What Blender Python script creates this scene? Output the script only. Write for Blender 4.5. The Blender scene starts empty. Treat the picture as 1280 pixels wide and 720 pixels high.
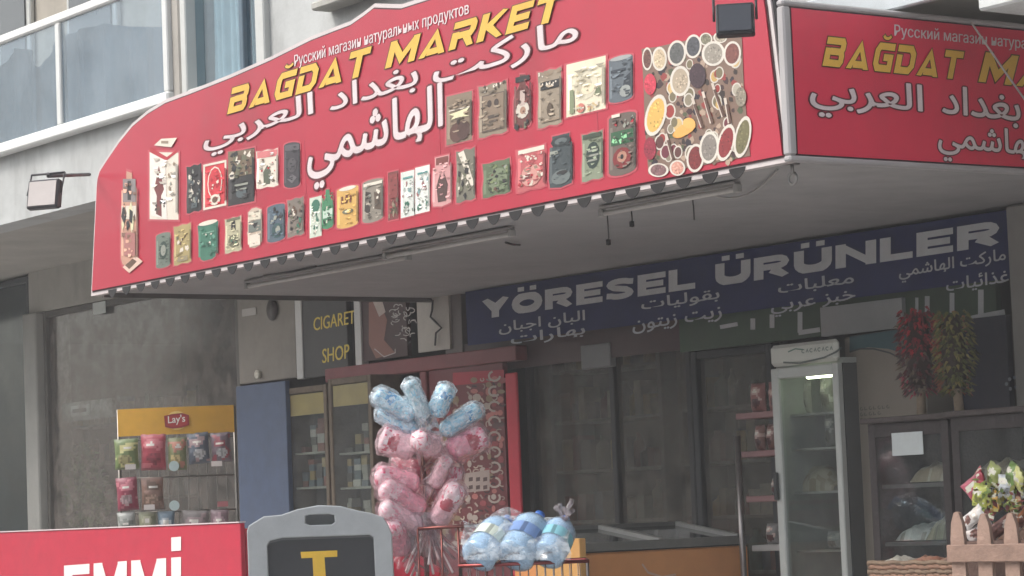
import bpy, math, random, unicodedata
from math import sin, cos, pi, radians, atan2, sqrt
from mathutils import Vector, Matrix, noise
random.seed(7)
S = bpy.context.scene
COL = S.collection

# ------------------------------------------------------------------ camera
HAZE = .0036
F = 3400.0                                   # focal length in photo pixels (1280 wide)
CAM = Vector((0, -10.53, 1.15))
PITCH, ROLL, YAW = math.atan(280/3400), radians(2.29), radians(35.6)
f0 = Vector((-cos(YAW), sin(YAW), 0)); r0 = Vector((sin(YAW), cos(YAW), 0)); UP = Vector((0, 0, 1))
Fw = (f0*cos(PITCH) + UP*sin(PITCH)); U0 = (UP*cos(PITCH) - f0*sin(PITCH))
Rc = r0*cos(ROLL) - U0*sin(ROLL); Uc = r0*sin(ROLL) + U0*cos(ROLL)
cam = bpy.data.cameras.new('camera'); camo = bpy.data.objects.new('camera', cam); COL.objects.link(camo)
camo.matrix_world = Matrix(((Rc.x, Uc.x, -Fw.x, CAM.x), (Rc.y, Uc.y, -Fw.y, CAM.y), (Rc.z, Uc.z, -Fw.z, CAM.z), (0, 0, 0, 1)))
cam.sensor_width = 36; cam.lens = 36*F/1280; cam.clip_start = .05; cam.clip_end = 2000
S.camera = camo

# ------------------------------------------------------------------ light
SUN_EL, SUN_AZ = radians(48), radians(-140)     # light arrives from the street side, left of the shop
sd = Vector((-.62, -1.0, 0)).normalized()*cos(SUN_EL) + UP*sin(SUN_EL)
w = bpy.data.worlds.new('World'); S.world = w; w.use_nodes = True
nt = w.node_tree; bg = nt.nodes['Background']
sky = nt.nodes.new('ShaderNodeTexSky'); sky.sky_type = 'NISHITA'; sky.sun_disc = False
sky.sun_elevation = SUN_EL; sky.sun_rotation = atan2(sd.x, sd.y)
sky.air_density = 1.2; sky.dust_density = 4.0; sky.ozone_density = .8
hs = nt.nodes.new('ShaderNodeHueSaturation'); hs.inputs['Saturation'].default_value = .42   # thin overcast
nt.links.new(sky.outputs[0], hs.inputs['Color']); nt.links.new(hs.outputs[0], bg.inputs[0]); bg.inputs[1].default_value = .15
sun = bpy.data.lights.new('sun', 'SUN'); sun.energy = .8; sun.angle = radians(20); sun.color = (1, .975, .94)
so = bpy.data.objects.new('sun', sun); COL.objects.link(so); so.rotation_euler = (-sd).to_track_quat('-Z', 'Y').to_euler()
S.view_settings.view_transform = 'Standard'; S.view_settings.look = 'None'; S.view_settings.gamma = 1
S.view_settings.exposure = .9
S.render.engine = 'CYCLES'
S.cycles.max_bounces = 8; S.cycles.transparent_max_bounces = 16
try: S.cycles.use_denoising = True
except Exception: pass

# ------------------------------------------------------------------ helpers
def ray(px, py): return Fw*F + Rc*(px-640) + Uc*(360-py)
def onY(px, py, Y): d = ray(px, py); return CAM + d*((Y-CAM.y)/d.y)
def onX(px, py, X): d = ray(px, py); return CAM + d*((X-CAM.x)/d.x)
def onZ(px, py, Z): d = ray(px, py); return CAM + d*((Z-CAM.z)/d.z)
def at(px, py, D): d = ray(px, py); return CAM + d*(D/F)          # D = depth along the view axis
def C(r, g, b):
    f = lambda v: (v/255/12.92) if v/255 <= .04045 else ((v/255+.055)/1.055)**2.4
    return (f(r), f(g), f(b))

MATS = {}
def mat(name, rough=.6, var=.15, scale=6., bump=0., metal=0., coat=0., spec=.4, tint=None, emit=0., trans=0., alpha=1., detail=6, grime=0.):
    if name in MATS: return MATS[name]
    m = bpy.data.materials.new(name); m.use_nodes = True; n = m.node_tree.nodes; l = m.node_tree.links
    b = n['Principled BSDF']
    at_ = n.new('ShaderNodeAttribute'); at_.attribute_name = 'Col'
    tc = n.new('ShaderNodeTexCoord')
    nz = n.new('ShaderNodeTexNoise'); nz.inputs['Scale'].default_value = scale; nz.inputs['Detail'].default_value = detail; nz.inputs['Roughness'].default_value = .65
    l.new(tc.outputs['Object'], nz.inputs['Vector'])
    mr = n.new('ShaderNodeMapRange'); mr.inputs[1].default_value = .3; mr.inputs[2].default_value = .7; mr.inputs[3].default_value = 1-var; mr.inputs[4].default_value = 1+var*.6
    l.new(nz.outputs['Fac'], mr.inputs[0])
    mx = n.new('ShaderNodeVectorMath'); mx.operation = 'SCALE'
    l.new(at_.outputs['Color'], mx.inputs[0]); l.new(mr.outputs[0], mx.inputs['Scale'])
    out = mx.outputs[0]
    if grime:
        n2 = n.new('ShaderNodeTexNoise'); n2.inputs['Scale'].default_value = 1.3; n2.inputs['Detail'].default_value = 8; n2.inputs['Roughness'].default_value = .7
        mp = n.new('ShaderNodeMapping'); mp.inputs['Scale'].default_value = (1.6, 1.6, .5)
        l.new(tc.outputs['Object'], mp.inputs[0]); l.new(mp.outputs[0], n2.inputs['Vector'])
        m2 = n.new('ShaderNodeMapRange'); m2.inputs[1].default_value = .5; m2.inputs[2].default_value = .75; m2.inputs[3].default_value = 0; m2.inputs[4].default_value = grime
        l.new(n2.outputs['Fac'], m2.inputs[0])
        mm = n.new('ShaderNodeMix'); mm.data_type = 'RGBA'; mm.inputs['B'].default_value = (.09, .08, .07, 1)
        l.new(m2.outputs[0], mm.inputs['Factor']); l.new(out, mm.inputs['A']); out = mm.outputs['Result']
    l.new(out, b.inputs['Base Color'])
    b.inputs['Roughness'].default_value = rough; b.inputs['Metallic'].default_value = metal
    b.inputs['Specular IOR Level'].default_value = spec; b.inputs['Coat Weight'].default_value = coat
    if bump:
        bp = n.new('ShaderNodeBump'); bp.inputs['Strength'].default_value = bump; bp.inputs['Distance'].default_value = .01
        nb = n.new('ShaderNodeTexNoise'); nb.inputs['Scale'].default_value = scale*5; nb.inputs['Detail'].default_value = 8
        l.new(tc.outputs['Object'], nb.inputs['Vector']); l.new(nb.outputs['Fac'], bp.inputs['Height']); l.new(bp.outputs[0], b.inputs['Normal'])
    if emit:
        l.new(at_.outputs['Color'], b.inputs['Emission Color']); b.inputs['Emission Strength'].default_value = emit
    MATS[name] = m; return m

def glassmat(name, tint, dust_refl, dust_refl_col, rough=.02, scale=3., lo=.4, hi=.65, wav=0.):
    m = bpy.data.materials.new(name); m.use_nodes = True; n = m.node_tree.nodes; l = m.node_tree.links
    for x in list(n):
        if x.type == 'BSDF_PRINCIPLED': n.remove(x)
    o = n['Material Output']
    tr = n.new('ShaderNodeBsdfTransparent'); tr.inputs[0].default_value = (*tint, 1)
    gl = n.new('ShaderNodeBsdfGlossy'); gl.inputs['Roughness'].default_value = rough
    fr = n.new('ShaderNodeLayerWeight'); fr.inputs[0].default_value = .5
    pw = n.new('ShaderNodeMath'); pw.operation = 'POWER'; pw.inputs[1].default_value = 5; l.new(fr.outputs['Facing'], pw.inputs[0])
    mt = n.new('ShaderNodeMath'); mt.operation = 'MULTIPLY_ADD'; mt.inputs[1].default_value = .95; mt.inputs[2].default_value = .05; mt.use_clamp = True
    l.new(pw.outputs[0], mt.inputs[0])
    a = n.new('ShaderNodeMixShader'); l.new(mt.outputs[0], a.inputs[0]); l.new(tr.outputs[0], a.inputs[1]); l.new(gl.outputs[0], a.inputs[2])
    df = n.new('ShaderNodeBsdfDiffuse'); df.inputs[0].default_value = (*dust_refl_col, 1)  # blotchy diffuse layer: dust, and painted reflections on the shop panes
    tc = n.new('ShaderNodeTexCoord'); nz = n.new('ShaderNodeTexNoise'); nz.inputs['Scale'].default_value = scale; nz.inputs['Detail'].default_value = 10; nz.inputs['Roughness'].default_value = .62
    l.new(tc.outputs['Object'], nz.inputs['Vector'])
    mr = n.new('ShaderNodeMapRange'); mr.inputs[1].default_value = lo; mr.inputs[2].default_value = hi; mr.inputs[3].default_value = dust_refl*.25; mr.inputs[4].default_value = dust_refl
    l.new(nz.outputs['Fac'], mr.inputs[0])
    if wav:
        bp = n.new('ShaderNodeBump'); bp.inputs['Strength'].default_value = wav; bp.inputs['Distance'].default_value = .05
        nb = n.new('ShaderNodeTexNoise'); nb.inputs['Scale'].default_value = 1.1; nb.inputs['Detail'].default_value = 1
        l.new(tc.outputs['Object'], nb.inputs['Vector']); l.new(nb.outputs['Fac'], bp.inputs['Height']); l.new(bp.outputs[0], gl.inputs['Normal'])
    z = n.new('ShaderNodeMixShader'); l.new(mr.outputs[0], z.inputs[0]); l.new(a.outputs[0], z.inputs[1]); l.new(df.outputs[0], z.inputs[2])
    l.new(z.outputs[0], o.inputs[0]); return m

PLASTER = mat('plaster', .85, .16, 2.2, .45, grime=.38)
SOFFIT = mat('soffit_paint', .9, .16, 2.0, .2, grime=.15)
PAINT = mat('paint', .45, .16, 7, .1, grime=.2)
ENAMEL = mat('white_enamel', .35, .08, 5, .04, grime=.12)
PRINT = mat('vinyl_print', .5, .1, 10, .05, coat=.05, grime=.08)
VINYL = mat('sign_vinyl', .42, .12, .9, .0, coat=.08, grime=.2)
CLOTHB = mat('banner_cloth', .75, .14, 7, .12)
PLASTIC = mat('plastic', .38, .1, 12, .05)
FOIL = mat('foil_bag', .28, .12, 30, .35, spec=.6)
METAL = mat('metal', .35, .2, 15, .08, metal=.85)
WOOD = mat('wood', .7, .3, 12, .4)
LEAF = mat('leaf', .6, .35, 8, 0)
ASPH = mat('asphalt', .9, .25, 14, .5)
CANDY = mat('candy_bag_film', .22, .14, 26, .5, coat=.5, spec=.6)
LAMP = mat('lit_lamp', .5, .02, 3, emit=2.4)
G_SHOP = glassmat('shop_glass', (.86, .88, .88), .46, (.29, .25, .22), .07, 6.5, .42, .64)  # brown-grey mottle paints soft tree reflections along with the dust
G_SHOP2 = glassmat('shop_glass_clear', (.85, .87, .86), .36, (.27, .255, .22), .07, 5.5, .4, .66)  # dust blotches here also imitate mottled reflections by colour
G_BALC = glassmat('balcony_glass', (.72, .8, .86), .3, (.42, .48, .52), .04, .8, .42, .6, .35)
G_WIN = glassmat('window_glass', (.78, .86, .9), .1, (.14, .22, .28), .03, 1.4, wav=.2)
G_TEAL = glassmat('teal_glass', (.5, .6, .6), .4, (.1, .125, .125), .08, 2.5)
G_CLEAR = glassmat('cooler_glass', (.9, .93, .92), .1, (.3, .3, .3), .03, 5)
def film(name, tint, amt, k):
    m = glassmat(name, tint, amt, k, .12, 22, .42, .62, .9); return m
FILM = film('clear_film', (.93, .9, .92), .3, (.62, .56, .58))
FILMP = film('pink_film', (.98, .92, .93), .32, (.8, .6, .63))
FILMB = film('blue_film', (.93, .97, .99), .42, (.78, .84, .88))
WATER = film('bottle_plastic', (.8, .9, .97), .4, (.6, .74, .9))

def noise3(p, s=1.): return noise.noise(Vector(p)*s)

class MB:
    def __init__(s): s.v = []; s.f = []; s.c = []; s.m = []; s.sm = []
    def add(s, vs, fs, col=(.5, .5, .5), mi=0, smooth=False):
        k = len(s.v); s.v += [Vector(p) for p in vs]
        for f in fs: s.f.append([i+k for i in f]); s.c.append(col); s.m.append(mi); s.sm.append(smooth)
        return s
    def poly(s, vs, col, mi=0): return s.add(vs, [list(range(len(vs)))], col, mi)
    def box(s, a, b, col=(.5, .5, .5), mi=0, M=None, bev=0.):
        x0, x1 = sorted((a[0], b[0])); y0, y1 = sorted((a[1], b[1])); z0, z1 = sorted((a[2], b[2]))
        if bev:
            e = min(bev, (x1-x0)*.45, (y1-y0)*.45, (z1-z0)*.45); vs = []; 
            for x, ix in ((x0, 1), (x1, -1)):
                for y, iy in ((y0, 1), (y1, -1)):
                    for z, iz in ((z0, 1), (z1, -1)):
                        vs += [(x+ix*e, y+iy*e, z), (x+ix*e, y, z+iz*e), (x, y+iy*e, z+iz*e)]
            def id_(a_, b_, c_, k): return (a_*4+b_*2+c_)*3+k
            fs = []
            for c_ in (0, 1): fs.append([id_(0, 0, c_, 0), id_(1, 0, c_, 0), id_(1, 1, c_, 0), id_(0, 1, c_, 0)])
            for b_ in (0, 1): fs.append([id_(0, b_, 0, 1), id_(1, b_, 0, 1), id_(1, b_, 1, 1), id_(0, b_, 1, 1)])
            for a_ in (0, 1): fs.append([id_(a_, 0, 0, 2), id_(a_, 1, 0, 2), id_(a_, 1, 1, 2), id_(a_, 0, 1, 2)])
            for a_ in (0, 1):
                for b_ in (0, 1): fs.append([id_(a_, b_, 0, 1), id_(a_, b_, 0, 2), id_(a_, b_, 1, 2), id_(a_, b_, 1, 1)])
                for c_ in (0, 1): fs.append([id_(a_, 0, c_, 0), id_(a_, 0, c_, 2), id_(a_, 1, c_, 2), id_(a_, 1, c_, 0)])
            for b_ in (0, 1):
                for c_ in (0, 1): fs.append([id_(0, b_, c_, 0), id_(0, b_, c_, 1), id_(1, b_, c_, 1), id_(1, b_, c_, 0)])
            for a_ in (0, 1):
                for b_ in (0, 1):
                    for c_ in (0, 1): fs.append([id_(a_, b_, c_, 0), id_(a_, b_, c_, 1), id_(a_, b_, c_, 2)])
        else:
            vs = [(x, y, z) for x in (x0, x1) for y in (y0, y1) for z in (z0, z1)]
            fs = [(0, 1, 3, 2), (4, 6, 7, 5), (0, 4, 5, 1), (2, 3, 7, 6), (0, 2, 6, 4), (1, 5, 7, 3)]
        if M is not None: vs = [M @ Vector(p) for p in vs]
        return s.add(vs, fs, col, mi)
    def prism(s, poly, d, col, mi=0, side=None):      # poly: list of 3-D points, extruded by vector d
        n = len(poly); d = Vector(d); vs = [Vector(p) for p in poly]; vs += [p+d for p in vs]
        s.add(vs, [list(range(n)), list(range(n, 2*n))[::-1]], col, mi)
        s.add(vs, [[i, (i+1) % n, n+(i+1) % n, n+i] for i in range(n)], side or col, mi); return s
    def tube(s, pts, r, col, mi=0, n=6, cap=True):
        pts = [Vector(p) for p in pts]; R = r if isinstance(r, (list, tuple)) else [r]*len(pts); vs = []; fs = []
        t0 = (pts[1]-pts[0]).normalized(); a = t0.orthogonal().normalized()
        for i, p in enumerate(pts):
            t = (pts[min(i+1, len(pts)-1)]-pts[max(i-1, 0)]).normalized()
            a = (a - t*a.dot(t)).normalized(); b = t.cross(a)
            for k in range(n): th = 2*pi*k/n; vs.append(p+(a*cos(th)+b*sin(th))*R[i])
        for i in range(len(pts)-1):
            for k in range(n): fs.append([i*n+k, i*n+(k+1) % n, (i+1)*n+(k+1) % n, (i+1)*n+k])
        if cap: fs += [list(range(n))[::-1], [(len(pts)-1)*n+k for k in range(n)]]
        return s.add(vs, fs, col, mi, True)
    def lathe(s, prof, M, col, mi=0, n=20, colf=None):  # prof: (r, h) along local z
        vs = []; fs = []
        for r, h in prof:
            for k in range(n): th = 2*pi*k/n; vs.append(M @ Vector((r*cos(th), r*sin(th), h)))
        for i in range(len(prof)-1):
            for k in range(n): fs.append([i*n+k, i*n+(k+1) % n, (i+1)*n+(k+1) % n, (i+1)*n+k])
        base = len(s.f); s.add(vs, fs, col, mi, True)
        if colf:
            for j in range(len(fs)): s.c[base+j] = colf(j//n/(len(prof)-1), (j % n)/n)
        return s
    def grid(s, fn, nu, nv, colf, mi=0, smooth=True):
        vs = [fn(i/nu, j/nv) for j in range(nv+1) for i in range(nu+1)]; k = len(s.v); s.v += [Vector(p) for p in vs]
        for j in range(nv):
            for i in range(nu):
                a = j*(nu+1)+i; s.f.append([k+a, k+a+1, k+a+nu+2, k+a+nu+1]); s.c.append(colf((i+.5)/nu, (j+.5)/nv) if callable(colf) else colf)
                s.m.append(mi); s.sm.append(smooth)
        return s
    def build(s, name, mats, parent=None, M=None):
        if not isinstance(mats, (list, tuple)): mats = [mats]
        me = bpy.data.meshes.new(name); root = parent
        while root is not None and root.parent is not None: root = root.parent
        W = root.matrix_basis.inverted() if root is not None else None
        off = Vector((0, 0, 0))
        if root is None and s.v and M is None:        # origin at the base centre
            off = Vector((sum(v.x for v in s.v)/len(s.v), sum(v.y for v in s.v)/len(s.v), min(v.z for v in s.v)))
        vs = [(W @ v) if W else (v-off) for v in s.v]
        me.from_pydata(vs, [], s.f); me.update()
        ca = me.color_attributes.new('Col', 'FLOAT_COLOR', 'CORNER')
        buf = []
        for f, c in zip(s.f, s.c): buf += [c[0], c[1], c[2], 1.]*len(f)
        ca.data.foreach_set('color', buf)
        me.polygons.foreach_set('material_index', s.m); me.polygons.foreach_set('use_smooth', s.sm)
        for m in mats: me.materials.append(m)
        o = bpy.data.objects.new(name, me); COL.objects.link(o); o.location = off
        if parent is not None: o.parent = parent
        return o

def tag(o, label=None, cat=None, group=None, kind=None):
    if label: o['label'] = label
    if cat: o['category'] = cat
    if group: o['group'] = group
    if kind: o['kind'] = kind
    return o
def thing(name, label, cat, loc, rz=0, group=None):
    o = bpy.data.objects.new(name, None); COL.objects.link(o); o.empty_display_size = .1
    o.location = loc; o.rotation_euler = (0, 0, rz)
    o.matrix_basis = Matrix.Translation(Vector(loc)) @ Matrix.Rotation(rz, 4, 'Z')
    return tag(o, label, cat, group)
def copy_tree(o, parent=None):
    c = o.copy(); COL.objects.link(c); c.parent = parent
    for ch in [x for x in list(o.children)]: copy_tree(ch, c)
    return c

# ---- text
AR = {}
for cp in range(0xFE70, 0xFF00):
    d_ = unicodedata.decomposition(chr(cp))
    if d_.startswith('<'):
        p_ = d_.split(); AR[(''.join(chr(int(x, 16)) for x in p_[1:]), p_[0][1:-1])] = chr(cp)
def shape(t):
    out = []; n = len(t); dual = lambda c: (c, 'initial') in AR; fin = lambda c: (c, 'final') in AR
    for i, c in enumerate(t):
        if (c, 'isolated') not in AR: out.append(c); continue
        pr = i > 0 and dual(t[i-1]) and fin(c); nx = i < n-1 and dual(c) and fin(t[i+1])
        out.append(AR.get((c, {(0, 0): 'isolated', (1, 0): 'final', (0, 1): 'initial', (1, 1): 'medial'}[(int(pr), int(nx))]), c))
    return ''.join(out[::-1])
def text2d(body, offset=0.):
    c = bpy.data.curves.new('tmp', 'FONT'); c.body = body; c.size = 1; c.offset = offset; c.resolution_u = 3
    o = bpy.data.objects.new('tmp', c); COL.objects.link(o)
    dg = bpy.context.evaluated_depsgraph_get(); dg.update(); e = o.evaluated_get(dg); me = e.to_mesh()
    v = [(p.co.x, p.co.y) for p in me.vertices]; f = [list(p.vertices) for p in me.polygons]
    e.to_mesh_clear(); bpy.data.objects.remove(o); bpy.data.curves.remove(c)
    v2 = []; f2 = []                     # every face on a hair of its own depth: overlapping contours never lie in one plane
    for j, q in enumerate(f):
        f2.append(list(range(len(v2), len(v2)+len(q)))); v2 += [(v[i][0], v[i][1], j % 16) for i in q]
    v, f = v2, f2
    return v, f
def bounds(v): xs = [p[0] for p in v]; ys = [p[1] for p in v]; return min(xs), max(xs), min(ys), max(ys)
def fit(v, LB, RB, LT, y0=None, y1=None, x0=None, x1=None):
    """map 2-D outline to the parallelogram on the wall given by three 3-D corners"""
    a, b, c, d = bounds(v)
    if y0 is not None: c = y0
    if y1 is not None: d = y1
    if x0 is not None: a = x0
    if x1 is not None: b = x1
    U = (RB-LB)/(b-a); V = (LT-LB)/(d-c)
    nn = U.cross(V).normalized()
    if nn.dot(CAM-LB) < 0: nn = -nn
    return [LB+U*(p[0]-a)+V*(p[1]-c)+(nn*(.00005*p[2]) if len(p) > 2 else Vector((0, 0, 0))) for p in v]
def arabic(par, txt, P, LB, RB, LT, col, out=None, bold=.012, lay=1, ob=.035):
    """P(px,py,layer) -> 3-D point on the wall"""
    mb = MB()
    v, f = text2d(shape(txt)); a, b, c, d = bounds(v)
    def ring(r, n, col, L0):
        for i in range(n):
            dx, dy = (r*cos(2*pi*i/n), r*sin(2*pi*i/n)) if r else (0, 0); L = L0+i*.3
            mb.add(fit([(p[0]+dx, p[1]+dy, p[2]) for p in v], P(*LB, L), P(*RB, L), P(*LT, L), c, d, a, b), f, col)
    if out: ring(ob+.012, 8, out, lay); lay += 3
    ring(bold, 5, col, lay)
    mb.build('arabic_word', PRINT, par)
def latin(mb, txt, P, BL, BR, TL, col, bold=.01, lay=1):
    v, f = text2d(txt); a, b, c, d = bounds(v)
    for i in range(3 if bold else 1):
        L = lay+i*.3; dx = (i-1)*bold
        mb.add(fit([(p[0]+dx, p[1], p[2]) for p in v], P(*BL, L), P(*BR, L), P(*TL, L), 0, .727, a, b), f, col)

def arc(cx, cy, rx, ry, a0, a1, n=8): return [(cx+rx*cos(radians(a0+(a1-a0)*i/n)), cy+ry*sin(radians(a0+(a1-a0)*i/n))) for i in range(n+1)]
def ribbon(pts, t, closed=False, ext=0.):
    pts = [p for i, p in enumerate(pts) if i == 0 or abs(p[0]-pts[i-1][0])+abs(p[1]-pts[i-1][1]) > 1e-5]
    n = len(pts); P = [Vector((p[0], p[1])) for p in pts]; L = []; R = []
    for i in range(n):
        if closed: a, b = P[i]-P[i-1], P[(i+1) % n]-P[i]
        else: a = P[i]-P[i-1] if i else P[1]-P[0]; b = P[i+1]-P[i] if i < n-1 else P[-1]-P[-2]
        a.normalize(); b.normalize(); m = (a+b)
        m = m.normalized() if m.length > 1e-4 else a
        nn = Vector((-m.y, m.x)); k = 1/max(.42, nn.dot(Vector((-b.y, b.x))))
        q = P[i].copy()
        if not closed and i == 0: q -= b*ext
        if not closed and i == n-1: q += a*ext
        L.append(q+nn*t/2*k); R.append(q-nn*t/2*k)
    fs = [[i, (i+1) % n, n+(i+1) % n, n+i] for i in range(n if closed else n-1)]
    return [(p.x, p.y) for p in L+R], fs
def glyph(ch, w, t, th=None):
    th = th or t; x0, x1 = t/2, w-t/2; y0, y1 = th/2, 1-th/2; m = .5
    G = {'E': [([(w, y1), (x0, y1), (x0, y0), (w, y0)], th), ([(x0, m), (w*.92, m)], th), ([(x0, 0), (x0, 1)], t)],
         'L': [([(x0, 1), (x0, 0)], t), ([(0, y0), (w, y0)], th)],
         'T': [([(0, y1), (w, y1)], th), ([(w/2, 1), (w/2, 0)], t)],
         'Y': [([(t*.45, 1.05), (w/2, .42), (w-t*.45, 1.05)], t*1.05), ([(w/2, .5), (w/2, 0)], t)],
         'N': [([(x0, 0), (x0, 1)], t), ([(x1, 0), (x1, 1)], t), ([(x0*.9, 1.0), (w-x0*.9, 0.0)], t*1.05)],
         'M': [([(x0, 0), (x0, 1)], t), ([(x1, 0), (x1, 1)], t), ([(x0, 1.02), (w/2, .12), (x1, 1.02)], t*.95)],
         'I': [([(w/2, 0), (w/2, 1)], t)],
         'U': [([(x0, 1), (x0, .42)]+arc(w/2, .42, w/2-t/2, .42-th/2, 180, 360, 10)+[(x1, 1)], t)],
         'O': [(arc(w/2, .5, w/2-t/2, .5-th/2, 0, 342, 19), t, True)],
         'R': [([(x0, 0), (x0, 1)], t), ([(x0, y1), (w*.6, y1)]+arc(w*.64, .69, w*.36-t/2, .31-th/2, 90, -90, 6)+[(x0, .38+th/2)], th), ([(w*.5, .42), (w-t*.5, -.05)], t*1.08)],
         'S': [([(w*.95, .78)]+arc(w/2, .72, w/2-t/2, .28-th/2, 35, 200, 8)+[(w*.3, .56), (w*.7, .45)]+arc(w/2, .28, w/2-t/2, .28-th/2, 20, -145, 8)+[(w*.04, .22)], th)],
         # wide techno italics of the market sign
         'b': [([(0, y1), (w*.8, y1), (x1, .8), (x1, .64), (w*.78, .52)], th), ([(w*.25, .52), (w*.8, .52), (x1, .38), (x1, .2), (w*.8, y0), (0, y0)], th), ([(x0, 0), (x0, .63)], t), ([(x0, .78), (x0, 1)], t)],
         'a': [([(t*.5, -.05), (w*.5, .93), (w-t*.5, -.05)], t), ([(w*.3, .16), (w*.8, .16)], th)],
         'g': [([(w, y1), (w*.25, y1), (x0, .72), (x0, .28), (w*.25, y0), (x1, y0), (x1, .5), (w*.5, .5)], th)],
         'd': [([(0, y1), (w*.7, y1), (x1, .7), (x1, .3), (w*.7, y0), (x0, y0)], th), ([(x0, 0), (x0, .66)], t)],
         't': [([(0, y1), (w, y1)], th), ([(w/2, 1), (w/2, 0)], t)],
         'm': [([(x0, 0), (x0, 1)], t), ([(x1, 0), (x1, 1)], t), ([(x0, .98), (w/2, .25), (x1, .98)], t*.9)],
         'r': [([(x0, 0), (x0, .62)], t), ([(0, y1), (w*.8, y1), (x1, .8), (x1, .6), (w*.78, .47), (w*.25, .47)], th), ([(w*.6, .45), (w-t*.4, -.04)], t)],
         'k': [([(x0, 0), (x0, 1)], t), ([(w-t*.3, 1.05), (w*.34, .5), (w-t*.3, -.05)], t)],
         'e': [([(w, y1), (x0, y1), (x0, y0), (w, y0)], th), ([(w*.25, m), (w*.92, m)], th)]}
    return G[ch]
def word(txt, spec, gap, t, th=None, shear=0., grow=0.):
    """list of stroke outlines (verts2d, faces); marks: dict of extra dots by glyph index"""
    x = 0; res = []
    for ch, wd, mark in spec:
        for st in glyph(ch, wd, t, th):
            pts, tt = st[0], st[1]; v, f = ribbon(pts, tt+2*grow, len(st) > 2, grow)
            v = [(p[0]+x, min(1+grow, max(-grow, p[1]))) for p in v]; res.append((v, f))
        if mark == 'uml':
            for q in (.3, .7):
                c = x+wd*q; s_ = t*.42+grow; res.append(([(c-s_, 1.1-grow), (c+s_, 1.1-grow), (c+s_, 1.32+grow), (c-s_, 1.32+grow)], [[0, 1, 2, 3]]))
        if mark == 'dot':
            c = x+wd/2; s_ = t*.5+grow; res.append(([(c-s_, 1.12-grow), (c+s_, 1.12-grow), (c+s_, 1.38+grow), (c-s_, 1.38+grow)], [[0, 1, 2, 3]]))
        if mark == 'breve':
            v, f = ribbon(arc(x+wd*.5, 1.3, wd*.2, .14, 200, 340, 5), .1+2*grow, False, grow); res.append((v, f))
        x += wd+gap
    wtot = x-gap
    res = [([(p[0]+shear*p[1], p[1]) for p in v], f) for v, f in res]
    return res, wtot
def putword(mb, res, wtot, P, BL, BR, TL, col, lay=1, shear=0.):
    for j, (v, f) in enumerate(res):
        L = lay+j*.12
        lb, rb, lt = P(*BL, L), P(*BR, L), P(*TL, L)
        mb.add(fit(v, lb, rb, lt, 0, 1, 0, wtot), f, col)

# ------------------------------------------------------------------ main dimensions
YC = -2.60                                    # front of the canopy
XL = onY(123, 368, YC).x; XR = onY(984, 198, YC).x; ZC = 2.65
YU = -1.93; ZU = 3.42                         # upper storey wall plane and its underside

# ================================================================== THE SETTING
g = MB(); N = 24
g.add([(-400, -400, 0), (400, -400, 0), (400, 400, 0), (-400, 400, 0)], [[0, 1, 2, 3]], (.05, .05, .052))
tag(g.build('road', ASPH), kind='structure')
p = MB(); p.box((-60, -5.6, -.3), (20, 14, .12), (.42, .41, .40)); tag(p.build('pavement', PLASTER), kind='structure')
k = MB(); k.box((-60, -5.78, -.3), (20, -5.602, .135), (.38, .37, .36), bev=.015); tag(k.build('kerb', PLASTER), kind='structure')

# ---- the building
WALLC = C(186, 188, 186)
bld = thing('apartment_building', 'pale grey apartment block with a glazed balcony above the shopfront', 'building', (-16, 0, .12))
wx = lambda px, py: onY(px, py, YU)
BX = wx(222, 60).x                            # right end of balcony opening
W0, W1 = wx(238, 60).x, wx(333, 60).x         # window opening
zs = wx(0, 186).z                             # balcony floor edge
XEND = onY(1222, 14, YU-.45).x
m = MB()
m.box((-45, YU, ZU), (BX, YU+.25, zs), WALLC); m.box((BX, YU, ZU), (W0, YU+.25, 8), WALLC)
m.box((W0, YU, ZU), (W1, YU+.25, 3.9), WALLC); m.box((W0, YU, 5.6), (W1, YU+.25, 8), WALLC)
m.box((W1, YU, ZU), (6, YU+.25, 8), WALLC)
m.box((-45, YU, 6.6), (BX, YU+.25, 8), WALLC)
m.build('wall', PLASTER, bld)
m = MB(); m.box((-45, YU+.254, ZU+.02), (6, .3, ZU+.26), C(172, 168, 160)); m.build('soffit', SOFFIT, bld)
m = MB(); m.box((-45, YU+.9, zs-.05), (BX, YU+1.1, 8), C(186, 178, 165))
m.box((BX-.25, YU+.254, zs-.05), (BX-.003, YU+.896, 8), C(190, 184, 172)); m.build('balcony_back_wall', PLASTER, bld)
m = MB(); m.box((-45, YU+.26, 6.5), (BX, YU+.89, 6.58), C(190, 184, 172)); m.build('balcony_ceiling', PLASTER, bld)
# balcony doors behind the glass
for q, (a, b) in enumerate(((8, 42), (95, 150))):
    xa, xb = onY(a, 60, YU+.9).x, onY(b, 60, YU+.9).x
    fr = MB(); fr.box((xa-.05, YU+.85, zs+.02), (xb+.05, YU+.895, 6.2), C(205, 205, 200), bev=.01)
    fr = fr.build('balcony_door', ENAMEL, bld)
    gg = MB(); gg.box((xa+.02, YU+.835, zs+.1), (xb-.02, YU+.848, 6.1), C(60, 66, 70)); gg.build('pane', mat('dark_pane', .12, .2, 3, spec=.8), fr)
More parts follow.
